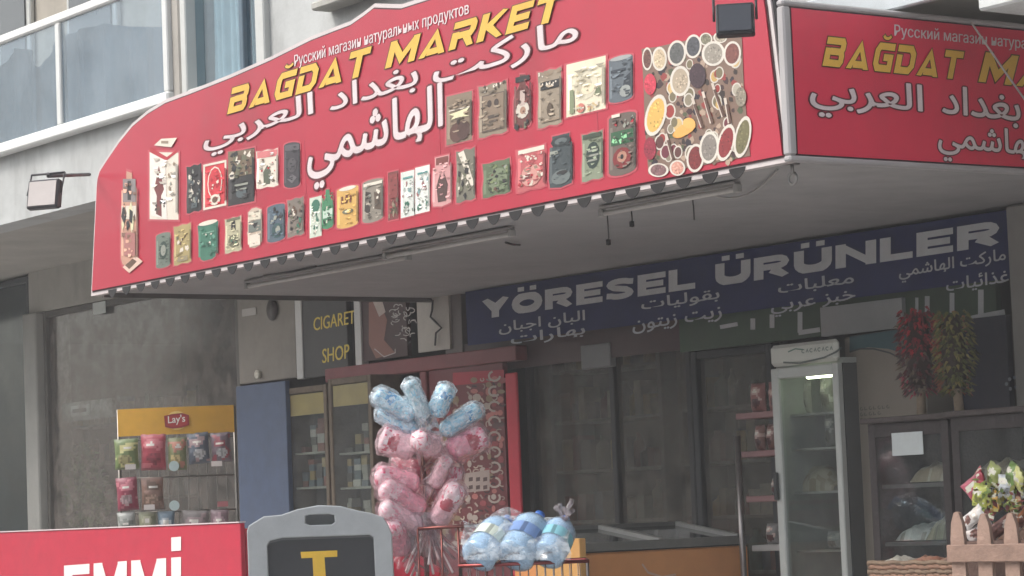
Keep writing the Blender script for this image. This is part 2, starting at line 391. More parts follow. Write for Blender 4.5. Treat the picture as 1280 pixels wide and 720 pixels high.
# balcony balustrade
bal = thing('glass_balustrade', 'white framed balcony balustrade with grey-blue tinted glass panes', 'balustrade', (BX-2, YU, zs))
a0, a1 = onY(-60, 205, YU-.06), onY(219, 116, YU-.06)
zb, zt = onY(0, 186, YU-.06).z, onY(0, 51, YU-.06).z
m = MB(); m.box((-30, YU-.1, zb-.05), (BX+.02, YU-.003, zb+.03), C(225, 226, 222), bev=.012); m.build('bottom_rail', ENAMEL, bal)
m = MB(); m.box((-30, YU-.09, zt-.035), (BX+.02, YU-.03, zt+.03), C(222, 222, 218), bev=.012); m.build('top_rail', ENAMEL, bal)
posts = [onY(76, 90, YU-.06).x, onY(-40, 90, YU-.06).x, BX-.02, onY(-140, 90, YU-.06).x]
for x in posts:
    m = MB(); m.box((x-.035, YU-.085, zb+.033), (x+.035, YU-.035, zt-.038), C(212, 213, 210), bev=.008); m.build('post', ENAMEL, bal)
xs = sorted(posts)
for i in range(3):
    m = MB(); m.box((xs[i]+.038, YU-.066, zb+.035), (xs[i+1]-.038, YU-.056, zt-.04), C(90, 110, 120)); m.build('pane', G_BALC, bal)
# clothes airer with washing behind the glass
dr = thing('laundry_rack', 'pale washing hung behind the left part of the balcony glass', 'laundry', (xs[2]-1.2, YU+.45, zs))
m = MB(); xa = onY(18, 100, YU+.4).x; xb = onY(50, 100, YU+.4).x
m.tube([(xa-.3, YU+.4, zs+.62), (xb+.3, YU+.4, zs+.62)], .012, C(190, 190, 190)); m.tube([(xa-.3, YU+.4, zs), (xa-.3, YU+.4, zs+.62)], .012, C(190, 190, 190)); m.tube([(xb+.3, YU+.4, zs), (xb+.3, YU+.4, zs+.62)], .012, C(190, 190, 190))
m.build('rack_frame', METAL, dr)
for i, (u0, u1, h, c) in enumerate(((0, .45, .3, (200, 205, 205)), (.5, .95, .42, (70, 80, 95)))):
    m = MB(); L = xb-xa
    m.grid(lambda u, v: (xa+L*(u0+(u1-u0)*u), YU+.385-.02*sin(u*9)-.01*sin(v*5+u*4), zs+.64-h*v), 10, 6, C(*c)); m.build('cloth', CLOTHB, dr)
scr = thing('reflection_cloth', 'added grey-blue sheet with a wavy top edge imitating reflections in the balcony glass', 'cloth', (xs[3]-1, YU-.0, zs))  # added sheet, its wavy edge shaped like a reflection in the panes
for (pts, c) in (([(80, 44), (105, 36), (131, 29), (160, 33), (190, 34), (217, 33)], (100, 118, 126)), ([(-30, 92), (0, 88), (20, 60), (38, 62), (50, 84), (72, 52)], (92, 106, 110))):
    w3 = [onY(x, y, YU+.06) for x, y in pts]
    def sf(u, v, w3=w3):
        t = u*(len(w3)-1); i = min(len(w3)-2, int(t)); t -= i; t = t*t*(3-2*t); q = w3[i].lerp(w3[i+1], t)
        return Vector((q.x, YU+.05+.02*sin(u*23)+.008*sin(u*71), zs+.04+(q.z-zs-.04)*v))
    m = MB(); m.grid(sf, 48, 6, lambda u, v, c=c: C(*c)); m.build('cloth', CLOTHB, scr)
# column and window frame between
m = MB(); m.box((BX+.004, YU-.05, 3.9), (W0-.06, YU-.003, 8), C(168, 163, 155), bev=.012); m.build('pilaster', PLASTER, bld)
win = thing('window', 'tall blue-tinted window in a pale frame above the sign', 'window', (W0, YU, 3.9))
m = MB(); cF = C(196, 197, 193)
for a, b in (((W0-.055, 3.9), (W0+.02, 5.6)), ((W1-.06, 3.9), (W1+.05, 5.6)), ((W0+.023, 3.9), (W1-.063, 3.98))):
    m.box((a[0], YU-.045, a[1]), (b[0], YU+.1, b[1]), cF, bev=.008)
m.build('frame', ENAMEL, win)
md = W0+(W1-W0)*.68
m = MB(); m.box((md-.025, YU+.0, 3.983), (md+.025, YU+.07, 5.6), C(84, 104, 118), bev=.006); m.build('mullion', PAINT, win)
for a, b in ((W0+.023, md-.028), (md+.028, W1-.063)):
    m = MB(); m.box((a, YU+.03, 3.983), (b, YU+.04, 5.6)); m.build('pane', G_WIN, win)
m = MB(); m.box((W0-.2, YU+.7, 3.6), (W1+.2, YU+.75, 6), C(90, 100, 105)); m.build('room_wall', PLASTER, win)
m = MB(); m.grid(lambda u, v: (W0+.12+(W1-W0-.3)*u, YU+.11+.02*sin(u*46)+.01*sin(u*19+v*3), 3.99+1.6*v), 60, 4, lambda u, v: C(206, 214, 214)); m.build('curtain', CLOTHB, win)
# ledge on the wall, upper right
m = MB(); e0, e1 = onY(392, 14, YU-.12), onY(480, -14, YU-.12); m.box((e0.x, YU-.14, e0.z-.0), (e1.x+1.2, YU-.003, e0.z+.05), C(175, 173, 166), bev=.01); m.build('ledge', PLASTER, bld)
# projecting balcony slab at the right and trim
m = MB(); m.box((XEND, YU-.45, onY(1222, 14, YU-.45).z), (5, YU-.003, 3.75), C(214, 216, 214), bev=.01); m.build('balcony_slab', PLASTER, bld)
m = MB(); zl = onY(1150, 4, YU-.03).z; m.box((onY(1000, 4, YU).x, YU-.04, zl), (XEND-.01, YU-.004, zl+.14), C(196, 203, 206), bev=.006); m.build('trim_strip', ENAMEL, bld)

# ---- ground floor
gf = thing('shop_building', 'grey rendered ground floor shell around the shop windows', 'building', (-16, .2, .12))
GREY = C(128, 124, 120)
zbm = onY(50, 390, 0).z
pl0, pl1 = onY(38, 500, 0).x, onY(54, 500, 0).x
m = MB(); m.box((pl0+.02, 0, zbm), (6, .28, ZU+.02), C(178, 175, 166)); m.build('beam', PLASTER, gf)
m = MB(); m.box((pl0, -.06, .12), (pl1, .28, zbm-.003), C(158, 157, 151), bev=.012); m.build('pilaster', PLASTER, gf)
rp = onY(1268, 330, -.15).x
m = MB(); m.box((rp, -.2, .12), (rp+.6, .28, ZC-.01), C(150, 147, 142), bev=.012); m.build('pilaster', PLASTER, gf)
m = MB()
m.box((-45, 6, .12), (6, 6.2, 3.4), C(88, 82, 78)); m.box((-45, .285, 3.40), (6, 6, 3.46), C(96, 92, 88)); m.box((rp+.5, .285, .12), (rp+.7, 6, 3.4), C(80, 76, 74))
m.box((-30.2, .285, .12), (-30, 6, 3.4), C(80, 76, 74)); m.box((pl1-.4, 1.6, .12), (pl1-.3, 6, 3.4), C(95, 90, 86))
m.build('interior_wall', PLASTER, gf)

def bay(name, label, x0, x1, z0, z1, gm, fc=C(70, 66, 62), Y=.04, mull=()):
    b = thing(name, label, 'window', ((x0+x1)/2, Y, z0))
    m = MB(); t = .05
    m.box((x0, Y-.03, z0), (x0+t, Y+.05, z1), fc, bev=.006); m.box((x1-t, Y-.03, z0), (x1, Y+.05, z1), fc, bev=.006)
    m.box((x0+t+.002, Y-.028, z1-t), (x1-t-.002, Y+.048, z1), fc, bev=.006); m.box((x0+t+.002, Y-.028, z0), (x1-t-.002, Y+.048, z0+.1), fc, bev=.006)
    m.build('frame', PAINT, b)
    xs_ = [x0+t]+list(mull)+[x1-t]
    for q in mull:
        m = MB(); m.box((q-.025, Y-.026, z0+.103), (q+.025, Y+.046, z1-t-.003), fc, bev=.006); m.build('mullion', PAINT, b)
    for i in range(len(xs_)-1):
        m = MB(); m.box((xs_[i]+(.027 if i else .002), Y+.006, z0+.103), (xs_[i+1]-(.027 if i < len(xs_)-2 else .002), Y+.014, z1-t-.003)); m.build('pane', gm, b)
    return b
X = lambda px, Y=0.: onY(px, 560, Y).x
Z = lambda px, py, Y=0.: onY(px, py, Y).z
bay('shop_window', 'dark teal-tinted shop window at the far left edge', -30, pl0-.01, .12, Z(20, 348), G_TEAL, C(52, 58, 60), mull=(pl0-1.6,))
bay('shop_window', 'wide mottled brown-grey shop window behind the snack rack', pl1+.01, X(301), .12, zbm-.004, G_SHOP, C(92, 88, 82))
m = MB(); m.box((X(120), .005, Z(120, 393)), (X(136), .008, Z(120, 378)), C(205, 210, 205))
st = m.build('window_sticker', PRINT); tag(st, 'small pale square sticker near the top of the wide window', 'sticker')
# white board with a small picture, inside the left window
nb = thing('notice_board', 'pale board with a small framed picture inside the left window', 'board', (X(110, .12), .12, 1.9))
m = MB(); a, b = onY(78, 525, .12), onY(140, 500, .12); m.box((a.x, .12, a.z-.02), (b.x, .15, b.z+.02), C(178, 182, 176)); m.build('board', PRINT, nb)
m = MB(); a, b = onY(89, 521, .11), onY(111, 505, .11); m.box((a.x, .108, a.z), (b.x, .117, b.z), C(235, 238, 235)); m.box((a.x+.04, .104, a.z+.03), (b.x-.04, .107, b.z-.03), C(90, 95, 95)); m.build('picture', PRINT, nb)

# ================================================================== CANOPY
can = thing('shop_canopy', 'flat grey canopy carrying the red market signs above the shop', 'canopy', ((XL+XR)/2, YC/2, ZC))
m = MB(); m.box((XL+.02, YC+.02, ZC), (XR-.02, -.003, ZC+.09), C(166, 164, 163)); m.build('soffit_board', SOFFIT, can)
m = MB(); m.box((XL+.02, YC+.02, ZC+.093), (XR-.02, -.003, ZC+.16), C(120, 118, 115)); m.build('roof_sheet', PAINT, can)
m = MB(); m.box((XL-.01, YC+.03, ZC-.03), (XL+.017, -.003, ZC+.16), C(95, 90, 86)); m.build('edge_trim', PAINT, can)
for i in range(0):
    y = YC+.75+i*.62
    m = MB(); m.box((XL+.05, y, ZC-.006), (XR-.05, y+.025, ZC-.001), C(128, 124, 120)); m.build('seam_strip', SOFFIT, can)
sp = .19; n = int((XR-XL-.35)/sp)
sc0 = None
for i in range(n):
    xc = XL+.3+i*sp
    if sc0 is None:
        m = MB(); m.prism([(xc+p[0], YC-.056, onY(123, 368, YC).z+.004+p[1]) for p in [(-.056, .0), (-.05, -.018), (-.03, -.036), (-.01, -.048), (.01, -.048), (.03, -.036), (.05, -.018), (.056, 0)]], (0, .0035, 0), C(26, 22, 22))
        sc0 = m.build('valance_scallop', PAINT, can); sx = xc
    else:
        c = sc0.copy(); COL.objects.link(c); c.parent = can; c.location = (xc-sx, 0, 0)

# ---- left (front) sign: outline
P = lambda px, py, lay=0.: onY(px, py, YC-.065-.0012*lay)
top = [(118, 232), (119, 222), (122, 211), (131, 197), (146, 175), (163, 154), (182, 138), (205, 124), (240, 111), (285, 93), (335, 71), (387, 45), (415, 34), (436, 26), (452, 15), (466, 4), (480, 4.5), (500, 5)]
Lc = P(123, 368); Rcn = P(984, 198)
zb_ = Lc.z
prof = [P(*q) for q in top]
prof = [(v.x, v.z) for v in prof]
cx = (XL+Rcn.x)/2
zpk = prof[-1][1]
left = [(XL, zb_)]+prof
span = Rcn.x-XL
right = []
for x, z in left[::-1]:
    fr = (x-XL)/span
    right.append((Rcn.x-(x-XL)*.62, z if z < zb_+.01 else zb_+(z-zb_)*1.0))
outline = left+right
def inset(pl, d):
    n = len(pl); out = []; cxm = sum(p[0] for p in pl)/n; 
    A = sum(pl[i][0]*pl[(i+1) % n][1]-pl[(i+1) % n][0]*pl[i][1] for i in range(n)); sg = 1 if A > 0 else -1
    for i in range(n):
        a = Vector(pl[i])-Vector(pl[i-1]); b = Vector(pl[(i+1) % n])-Vector(pl[i])
        if a.length < 1e-6 or b.length < 1e-6: out.append(pl[i]); continue
        a.normalize(); b.normalize(); na = Vector((-a.y, a.x))*sg; nb_ = Vector((-b.y, b.x))*sg
        mm = (na+nb_).normalized(); kk = d/max(.4, mm.dot(nb_)); q = Vector(pl[i])+mm*kk; out.append((q.x, q.y))
    return out
sgn = thing('market_sign', 'red arched shop sign with yellow and Arabic lettering above pictures of groceries', 'sign', (cx, YC, ZC))
YS = YC-.065
m = MB(); m.prism([(x, YC-.002, z) for x, z in outline], (0, -.05, 0), C(206, 196, 194)); m.build('frame', ENAMEL, sgn)
m = MB(); q = inset(outline, .022); m.prism([(x, YC-.053, z) for x, z in q], (0, -.004, 0), C(70, 38, 42)); m.build('inner_border', PRINT, sgn)
RED = C(178, 44, 64)
m = MB(); q = inset(outline, .031); m.prism([(x, YC-.0575, z) for x, z in q], (0, -.006, 0), RED); m.build('face_panel', VINYL, sgn)
for i in range(1, 5):                          # welded seams between the vinyl sheets
    x_ = XL+span*i/5; m = MB(); m.box((x_-.002, YC-.0642, ZC+.06), (x_+.002, YC-.0634, ZC+.62), C(150, 40, 58)); m.build('vinyl_seam', PRINT, sgn)
# yellow name
YEL = C(226, 178, 74); OLV = C(92, 66, 30); WHT = C(222, 206, 206); DKR = C(104, 36, 44)
Bg = [('b', .95, 0), ('a', 1.1, 0), ('g', .95, 'breve'), ('d', .95, 0), ('a', 1.1, 0), ('t', .95, 0)]
Mk = [('m', 1.25, 0), ('a', 1.1, 0), ('r', .95, 0), ('k', .95, 0), ('e', .85, 0), ('t', .95, 0)]
def name_on(sign, P, segs, mirror=False):
    m = MB()
    for spec, BL, BR, TL in segs:
        r, wt = word('', spec, .16, .27, .24, .28, .038); putword(m, r, wt, P, BL, BR, TL, OLV, 1)
        r, wt = word('', spec, .16, .27, .24, .28, .0); putword(m, r, wt, P, BL, BR, TL, YEL, 5)
    m.build('yellow_lettering', PRINT, sign)
name_on(sgn, P, [(Bg, (284, 143), (457, 93.5), (284, 112)), (Mk, (481, 86), (697, 25), (481, 55))])
m = MB()
latin(m, 'Русский магазин натуральных продуктов', P, (368, 83), (586, 17), (368, 69), WHT, .014)
m.build('small_lettering', PRINT, sgn)
arabic(sgn, 'العربي', P, (255, 198), (391, 157), (255, 158), WHT, DKR)
arabic(sgn, 'بغداد', P, (413, 146), (522, 113), (413, 110), WHT, DKR)
arabic(sgn, 'ماركت', P, (542, 115), (722, 60), (542, 75), WHT, DKR)
arabic(sgn, 'الهاشمي', P, (385, 239), (553, 187), (385, 161), WHT, DKR, .018, 1, .042)

# ---- the printed groceries
def bil(q, u, v):      # q = LT,RT,RB,LB pixel corners; v from the bottom
    return tuple((q[3][i]*(1-u)+q[2][i]*u)*(1-v)+(q[0][i]*(1-u)+q[1][i]*u)*v for i in (0, 1))
def shape_uv(kind):
    if kind == 'box': return [(0, 0), (1, 0), (1, 1), (0, 1)]
    if kind == 'can': return [(0, .08)]+[(.5-.5*cos(a*pi/6), .08-.08*sin(a*pi/6)) for a in range(1, 6)]+[(1, .08), (1, .94)]+[(.5+.5*cos(a*pi/6), .94+.06*sin(a*pi/6)) for a in range(1, 6)]+[(0, .94)]
    if kind == 'cup': return [(.14, .06), (.3, 0), (.7, 0), (.86, .06), (1, .95), (.5, 1), (0, .95)]
    if kind == 'bottle': return [(.1, .03), (.5, 0), (.9, .03), (1, .1), (1, .55), (.9, .68), (.68, .8), (.66, .98), (.34, 1), (.32, .8), (.1, .68), (0, .55), (0, .1)]
    if kind == 'jar': return [(.05, .04), (.5, 0), (.95, .04), (1, .2), (.97, .7), (.84, .8), (.86, 1), (.14, 1), (.16, .8), (.03, .7), (0, .2)]
    if kind == 'bag': return [(.02, .02), (.2, 0), (.5, .03), (.8, 0), (1, .03), (.95, .3), (1, .6), (.97, 1), (.75, .97), (.5, 1), (.25, .97), (.0, .99), (.05, .6), (0, .3)]
    if kind == 'pot': return [(.15, .04), (.5, 0), (.85, .04), (1, .42), (.9, .48), (.95, .92), (.6, 1), (.3, 1), (.05, .92), (.1, .48), (0, .42)]
def ell(cx, cy, rx, ry, n=12, a=0): return [(cx+rx*cos(2*pi*i/n)*cos(a)-ry*sin(2*pi*i/n)*sin(a), cy+rx*cos(2*pi*i/n)*sin(a)+ry*sin(2*pi*i/n)*cos(a)) for i in range(n)]
def pkg(q, kind, base, deco, halo=C(190, 84, 94), seed=0):
    rnd = random.Random(seed); m = MB()
    def put(uv, col, lay): m.poly([P(*bil(q, u, v), lay) for u, v in uv], col)
    sh = shape_uv(kind)
    put([((u-.5)*1.12+.5, (v-.5)*1.06+.5) for u, v in sh], halo, .6); put(sh, base, 1.2)
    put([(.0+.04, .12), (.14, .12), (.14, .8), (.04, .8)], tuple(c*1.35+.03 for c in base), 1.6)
    L = 2.
    for d in deco:
        L += .4
        if d[0] == 'e': put(ell(*d[1:5]), d[5], L)
        elif d[0] == 'r': put([(d[1], d[2]), (d[3], d[2]), (d[3], d[4]), (d[1], d[4])], d[5], L)
        elif d[0] == 'p': put(d[1], d[2], L)
        elif d[0] == 's':    # small speckle marks inside a window: u0,v0,u1,v1,n,colors,size
            for i in range(d[5]):
                u, v = rnd.uniform(d[1], d[3]), rnd.uniform(d[2], d[4]); s = d[7]*rnd.uniform(.5, 1.4); L += .06
                a_ = rnd.uniform(0, 6.28)
                put([(u+s*cos(a_+b)*rnd.uniform(.5, 1), v+s*.7*sin(a_+b)*rnd.uniform(.5, 1)) for b in (0, 1.4, 2.9, 4.3)], rnd.choice(d[6]), L)
    L += .5; sp_ = [tuple(min(1, c*k) for c in base) for k in (.45, .7, 1.4, 1.8)]
    for i in range(22):
        u, v = rnd.uniform(.12, .88), rnd.uniform(.1, .9); s = rnd.uniform(.02, .06); L += .05
        put([(u-s*2.2*rnd.random(), v-s*.4), (u+s*2.2*rnd.random(), v-s*.3), (u+s*2, v+s*.3), (u-s*2, v+s*.35)], rnd.choice(sp_), L)
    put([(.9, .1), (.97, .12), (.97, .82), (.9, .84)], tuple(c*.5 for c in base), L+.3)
    m.build('printed_package', PRINT, sgn)
def Q(x0, x1, yt, yb, s=-.24):      # upright picture with sheared top and bottom, yt/yb at the left edge
    w_ = x1-x0; return [(x0, yt), (x1, yt+s*w_), (x1, yb+s*w_), (x0, yb)]
DK = C(48, 46, 46); GR = C(86, 96, 98); CR = C(222, 212, 196); GN = C(62, 112, 92); BR = C(102, 78, 62); TN = C(150, 132, 112); OL = C(108, 108, 86); BG = C(82, 96, 106); LG = C(150, 152, 140); CRM = C(224, 218, 178); RD = C(176, 48, 58)
pal1 = [CR, LG, BR]; pal2 = [DK, GR, LG]; pal3 = [OL, GN, CR, DK]
# upper left row
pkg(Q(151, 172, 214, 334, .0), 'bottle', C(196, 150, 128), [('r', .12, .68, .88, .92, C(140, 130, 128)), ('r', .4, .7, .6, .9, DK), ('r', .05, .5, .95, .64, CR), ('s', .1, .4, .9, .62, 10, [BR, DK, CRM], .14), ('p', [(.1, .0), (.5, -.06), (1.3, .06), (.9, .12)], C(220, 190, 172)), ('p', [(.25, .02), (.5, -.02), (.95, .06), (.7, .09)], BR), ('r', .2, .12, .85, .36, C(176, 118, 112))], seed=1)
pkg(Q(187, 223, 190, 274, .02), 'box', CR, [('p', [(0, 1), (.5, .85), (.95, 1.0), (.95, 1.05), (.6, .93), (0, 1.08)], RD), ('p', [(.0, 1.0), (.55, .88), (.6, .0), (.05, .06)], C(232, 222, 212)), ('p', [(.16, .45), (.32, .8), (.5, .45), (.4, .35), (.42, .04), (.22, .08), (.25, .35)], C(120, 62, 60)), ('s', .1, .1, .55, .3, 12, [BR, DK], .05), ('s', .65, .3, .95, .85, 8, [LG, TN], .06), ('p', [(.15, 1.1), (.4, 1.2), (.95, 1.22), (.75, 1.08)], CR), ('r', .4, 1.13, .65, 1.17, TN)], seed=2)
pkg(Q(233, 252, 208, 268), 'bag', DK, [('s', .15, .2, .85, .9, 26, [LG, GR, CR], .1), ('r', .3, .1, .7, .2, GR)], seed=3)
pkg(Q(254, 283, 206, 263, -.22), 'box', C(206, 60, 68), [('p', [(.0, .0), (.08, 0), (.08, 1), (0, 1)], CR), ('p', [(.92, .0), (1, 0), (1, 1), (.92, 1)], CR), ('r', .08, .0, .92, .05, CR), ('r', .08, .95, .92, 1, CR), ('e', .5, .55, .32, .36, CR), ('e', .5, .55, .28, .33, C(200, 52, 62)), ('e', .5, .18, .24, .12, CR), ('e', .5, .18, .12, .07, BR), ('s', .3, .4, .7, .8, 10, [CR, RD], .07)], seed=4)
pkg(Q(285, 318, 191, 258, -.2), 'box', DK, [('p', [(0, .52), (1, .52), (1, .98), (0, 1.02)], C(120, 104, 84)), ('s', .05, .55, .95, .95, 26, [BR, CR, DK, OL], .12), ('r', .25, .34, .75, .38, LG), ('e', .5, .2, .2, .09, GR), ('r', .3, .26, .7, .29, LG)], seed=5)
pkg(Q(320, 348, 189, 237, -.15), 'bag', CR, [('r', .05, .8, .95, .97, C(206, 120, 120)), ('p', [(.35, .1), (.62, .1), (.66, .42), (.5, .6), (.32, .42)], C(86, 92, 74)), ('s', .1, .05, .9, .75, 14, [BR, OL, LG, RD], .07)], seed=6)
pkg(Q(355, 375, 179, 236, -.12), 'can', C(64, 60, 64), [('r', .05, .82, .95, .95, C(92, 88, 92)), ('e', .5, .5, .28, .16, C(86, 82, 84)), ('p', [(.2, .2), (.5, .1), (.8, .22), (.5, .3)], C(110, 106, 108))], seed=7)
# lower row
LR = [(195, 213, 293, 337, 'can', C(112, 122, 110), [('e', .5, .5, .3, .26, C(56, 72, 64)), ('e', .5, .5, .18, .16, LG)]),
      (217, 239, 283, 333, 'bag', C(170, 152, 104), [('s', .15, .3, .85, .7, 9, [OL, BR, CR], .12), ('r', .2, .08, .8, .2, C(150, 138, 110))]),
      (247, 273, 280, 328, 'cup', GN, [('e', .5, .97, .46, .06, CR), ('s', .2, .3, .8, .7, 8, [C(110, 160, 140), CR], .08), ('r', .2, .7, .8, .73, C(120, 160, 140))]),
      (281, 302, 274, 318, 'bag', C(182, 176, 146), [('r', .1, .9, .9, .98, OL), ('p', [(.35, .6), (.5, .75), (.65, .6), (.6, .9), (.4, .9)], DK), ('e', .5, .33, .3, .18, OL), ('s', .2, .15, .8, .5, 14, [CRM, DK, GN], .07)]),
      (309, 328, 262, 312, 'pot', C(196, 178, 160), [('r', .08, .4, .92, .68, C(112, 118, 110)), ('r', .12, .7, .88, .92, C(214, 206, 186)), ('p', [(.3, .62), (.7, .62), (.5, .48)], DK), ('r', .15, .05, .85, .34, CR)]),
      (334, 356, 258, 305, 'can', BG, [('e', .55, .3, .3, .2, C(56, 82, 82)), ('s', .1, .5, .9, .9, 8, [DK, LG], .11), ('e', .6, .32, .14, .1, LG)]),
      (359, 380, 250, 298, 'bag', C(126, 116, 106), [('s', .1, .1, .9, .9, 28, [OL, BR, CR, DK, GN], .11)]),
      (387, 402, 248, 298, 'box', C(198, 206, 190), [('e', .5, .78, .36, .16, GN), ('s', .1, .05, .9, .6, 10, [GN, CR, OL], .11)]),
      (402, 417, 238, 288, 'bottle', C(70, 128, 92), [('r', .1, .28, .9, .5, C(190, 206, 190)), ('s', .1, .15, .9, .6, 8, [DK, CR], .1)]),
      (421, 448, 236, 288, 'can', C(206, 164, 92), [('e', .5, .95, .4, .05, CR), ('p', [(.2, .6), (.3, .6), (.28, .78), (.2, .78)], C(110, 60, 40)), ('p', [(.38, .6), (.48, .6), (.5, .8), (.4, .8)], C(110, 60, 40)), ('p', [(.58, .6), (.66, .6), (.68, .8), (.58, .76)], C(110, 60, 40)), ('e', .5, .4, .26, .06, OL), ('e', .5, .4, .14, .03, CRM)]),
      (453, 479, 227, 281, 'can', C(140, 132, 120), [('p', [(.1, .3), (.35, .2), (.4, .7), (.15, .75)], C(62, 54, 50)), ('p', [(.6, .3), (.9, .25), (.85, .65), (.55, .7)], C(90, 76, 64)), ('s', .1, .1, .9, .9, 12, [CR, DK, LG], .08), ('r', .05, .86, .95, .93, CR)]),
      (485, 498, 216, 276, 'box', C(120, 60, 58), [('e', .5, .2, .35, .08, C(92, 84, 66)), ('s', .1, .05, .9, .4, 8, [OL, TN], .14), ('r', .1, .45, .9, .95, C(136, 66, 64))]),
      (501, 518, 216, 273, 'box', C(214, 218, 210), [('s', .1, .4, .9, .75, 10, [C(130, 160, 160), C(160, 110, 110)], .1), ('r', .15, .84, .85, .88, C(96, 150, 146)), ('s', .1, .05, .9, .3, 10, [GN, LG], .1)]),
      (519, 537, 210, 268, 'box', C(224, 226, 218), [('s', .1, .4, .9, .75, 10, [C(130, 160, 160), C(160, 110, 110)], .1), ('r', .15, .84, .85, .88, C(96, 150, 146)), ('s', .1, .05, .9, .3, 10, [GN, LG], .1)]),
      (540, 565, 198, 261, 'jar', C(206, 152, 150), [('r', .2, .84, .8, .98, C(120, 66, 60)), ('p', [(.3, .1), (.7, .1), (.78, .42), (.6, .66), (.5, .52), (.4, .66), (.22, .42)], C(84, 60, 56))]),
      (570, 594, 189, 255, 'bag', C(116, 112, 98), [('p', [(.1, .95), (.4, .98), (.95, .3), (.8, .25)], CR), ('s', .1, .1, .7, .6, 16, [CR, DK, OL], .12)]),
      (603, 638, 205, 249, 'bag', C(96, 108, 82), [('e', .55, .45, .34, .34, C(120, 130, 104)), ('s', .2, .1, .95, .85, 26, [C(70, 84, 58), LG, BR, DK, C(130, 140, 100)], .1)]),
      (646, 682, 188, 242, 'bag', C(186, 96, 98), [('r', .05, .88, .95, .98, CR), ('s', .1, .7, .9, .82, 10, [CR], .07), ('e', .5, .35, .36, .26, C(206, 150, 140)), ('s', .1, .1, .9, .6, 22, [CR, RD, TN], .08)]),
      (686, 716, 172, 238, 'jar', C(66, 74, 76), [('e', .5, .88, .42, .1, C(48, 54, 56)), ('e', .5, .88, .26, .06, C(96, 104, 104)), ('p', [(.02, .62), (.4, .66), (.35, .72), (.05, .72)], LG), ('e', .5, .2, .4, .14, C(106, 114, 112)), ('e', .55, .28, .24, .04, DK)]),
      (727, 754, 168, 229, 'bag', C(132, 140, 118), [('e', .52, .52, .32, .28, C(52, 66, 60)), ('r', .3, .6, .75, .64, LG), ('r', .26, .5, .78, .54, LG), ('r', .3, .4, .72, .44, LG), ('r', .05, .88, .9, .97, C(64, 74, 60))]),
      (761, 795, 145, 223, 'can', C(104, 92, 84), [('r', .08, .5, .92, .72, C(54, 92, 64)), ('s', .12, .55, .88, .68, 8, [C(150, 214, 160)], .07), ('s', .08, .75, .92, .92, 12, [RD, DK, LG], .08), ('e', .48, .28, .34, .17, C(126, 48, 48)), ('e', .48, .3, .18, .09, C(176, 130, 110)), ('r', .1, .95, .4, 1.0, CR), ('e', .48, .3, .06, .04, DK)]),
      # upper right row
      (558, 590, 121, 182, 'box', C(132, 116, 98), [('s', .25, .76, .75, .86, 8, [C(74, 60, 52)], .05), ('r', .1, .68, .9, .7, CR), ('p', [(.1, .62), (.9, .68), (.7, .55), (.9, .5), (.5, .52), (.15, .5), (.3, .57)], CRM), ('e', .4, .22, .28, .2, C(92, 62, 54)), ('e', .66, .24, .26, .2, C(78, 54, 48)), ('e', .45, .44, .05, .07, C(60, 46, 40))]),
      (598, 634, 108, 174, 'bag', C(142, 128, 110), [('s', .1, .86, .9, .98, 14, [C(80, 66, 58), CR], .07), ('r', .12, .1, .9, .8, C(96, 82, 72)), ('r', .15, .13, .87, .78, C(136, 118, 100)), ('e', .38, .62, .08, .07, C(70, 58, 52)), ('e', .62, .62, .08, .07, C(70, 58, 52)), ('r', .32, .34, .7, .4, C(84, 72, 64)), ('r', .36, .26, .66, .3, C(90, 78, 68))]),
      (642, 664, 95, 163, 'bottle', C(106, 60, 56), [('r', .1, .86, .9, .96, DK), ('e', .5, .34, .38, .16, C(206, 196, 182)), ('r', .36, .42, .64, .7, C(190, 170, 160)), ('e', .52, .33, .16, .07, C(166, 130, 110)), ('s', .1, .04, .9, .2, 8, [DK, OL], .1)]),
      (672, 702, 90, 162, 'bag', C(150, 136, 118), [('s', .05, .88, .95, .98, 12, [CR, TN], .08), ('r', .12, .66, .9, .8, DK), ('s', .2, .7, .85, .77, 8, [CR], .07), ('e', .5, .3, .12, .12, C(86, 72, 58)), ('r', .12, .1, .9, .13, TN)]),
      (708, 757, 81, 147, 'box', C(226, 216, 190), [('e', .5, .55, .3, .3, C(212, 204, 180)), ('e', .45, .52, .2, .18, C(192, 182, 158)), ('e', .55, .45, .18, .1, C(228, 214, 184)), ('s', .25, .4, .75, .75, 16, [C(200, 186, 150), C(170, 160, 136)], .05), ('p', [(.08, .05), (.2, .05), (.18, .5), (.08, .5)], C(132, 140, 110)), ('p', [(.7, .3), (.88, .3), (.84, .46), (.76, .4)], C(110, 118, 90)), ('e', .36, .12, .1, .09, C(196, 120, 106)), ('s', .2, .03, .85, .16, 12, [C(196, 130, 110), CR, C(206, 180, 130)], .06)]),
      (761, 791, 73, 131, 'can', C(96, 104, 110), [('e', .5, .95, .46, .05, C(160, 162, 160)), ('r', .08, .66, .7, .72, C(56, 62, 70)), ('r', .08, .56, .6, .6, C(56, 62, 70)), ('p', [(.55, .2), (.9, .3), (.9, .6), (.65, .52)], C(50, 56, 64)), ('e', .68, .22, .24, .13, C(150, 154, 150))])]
for i, a in enumerate(LR): pkg(Q(a[0], a[1], a[2], a[3]), a[4], a[5], a[6], seed=20+i)
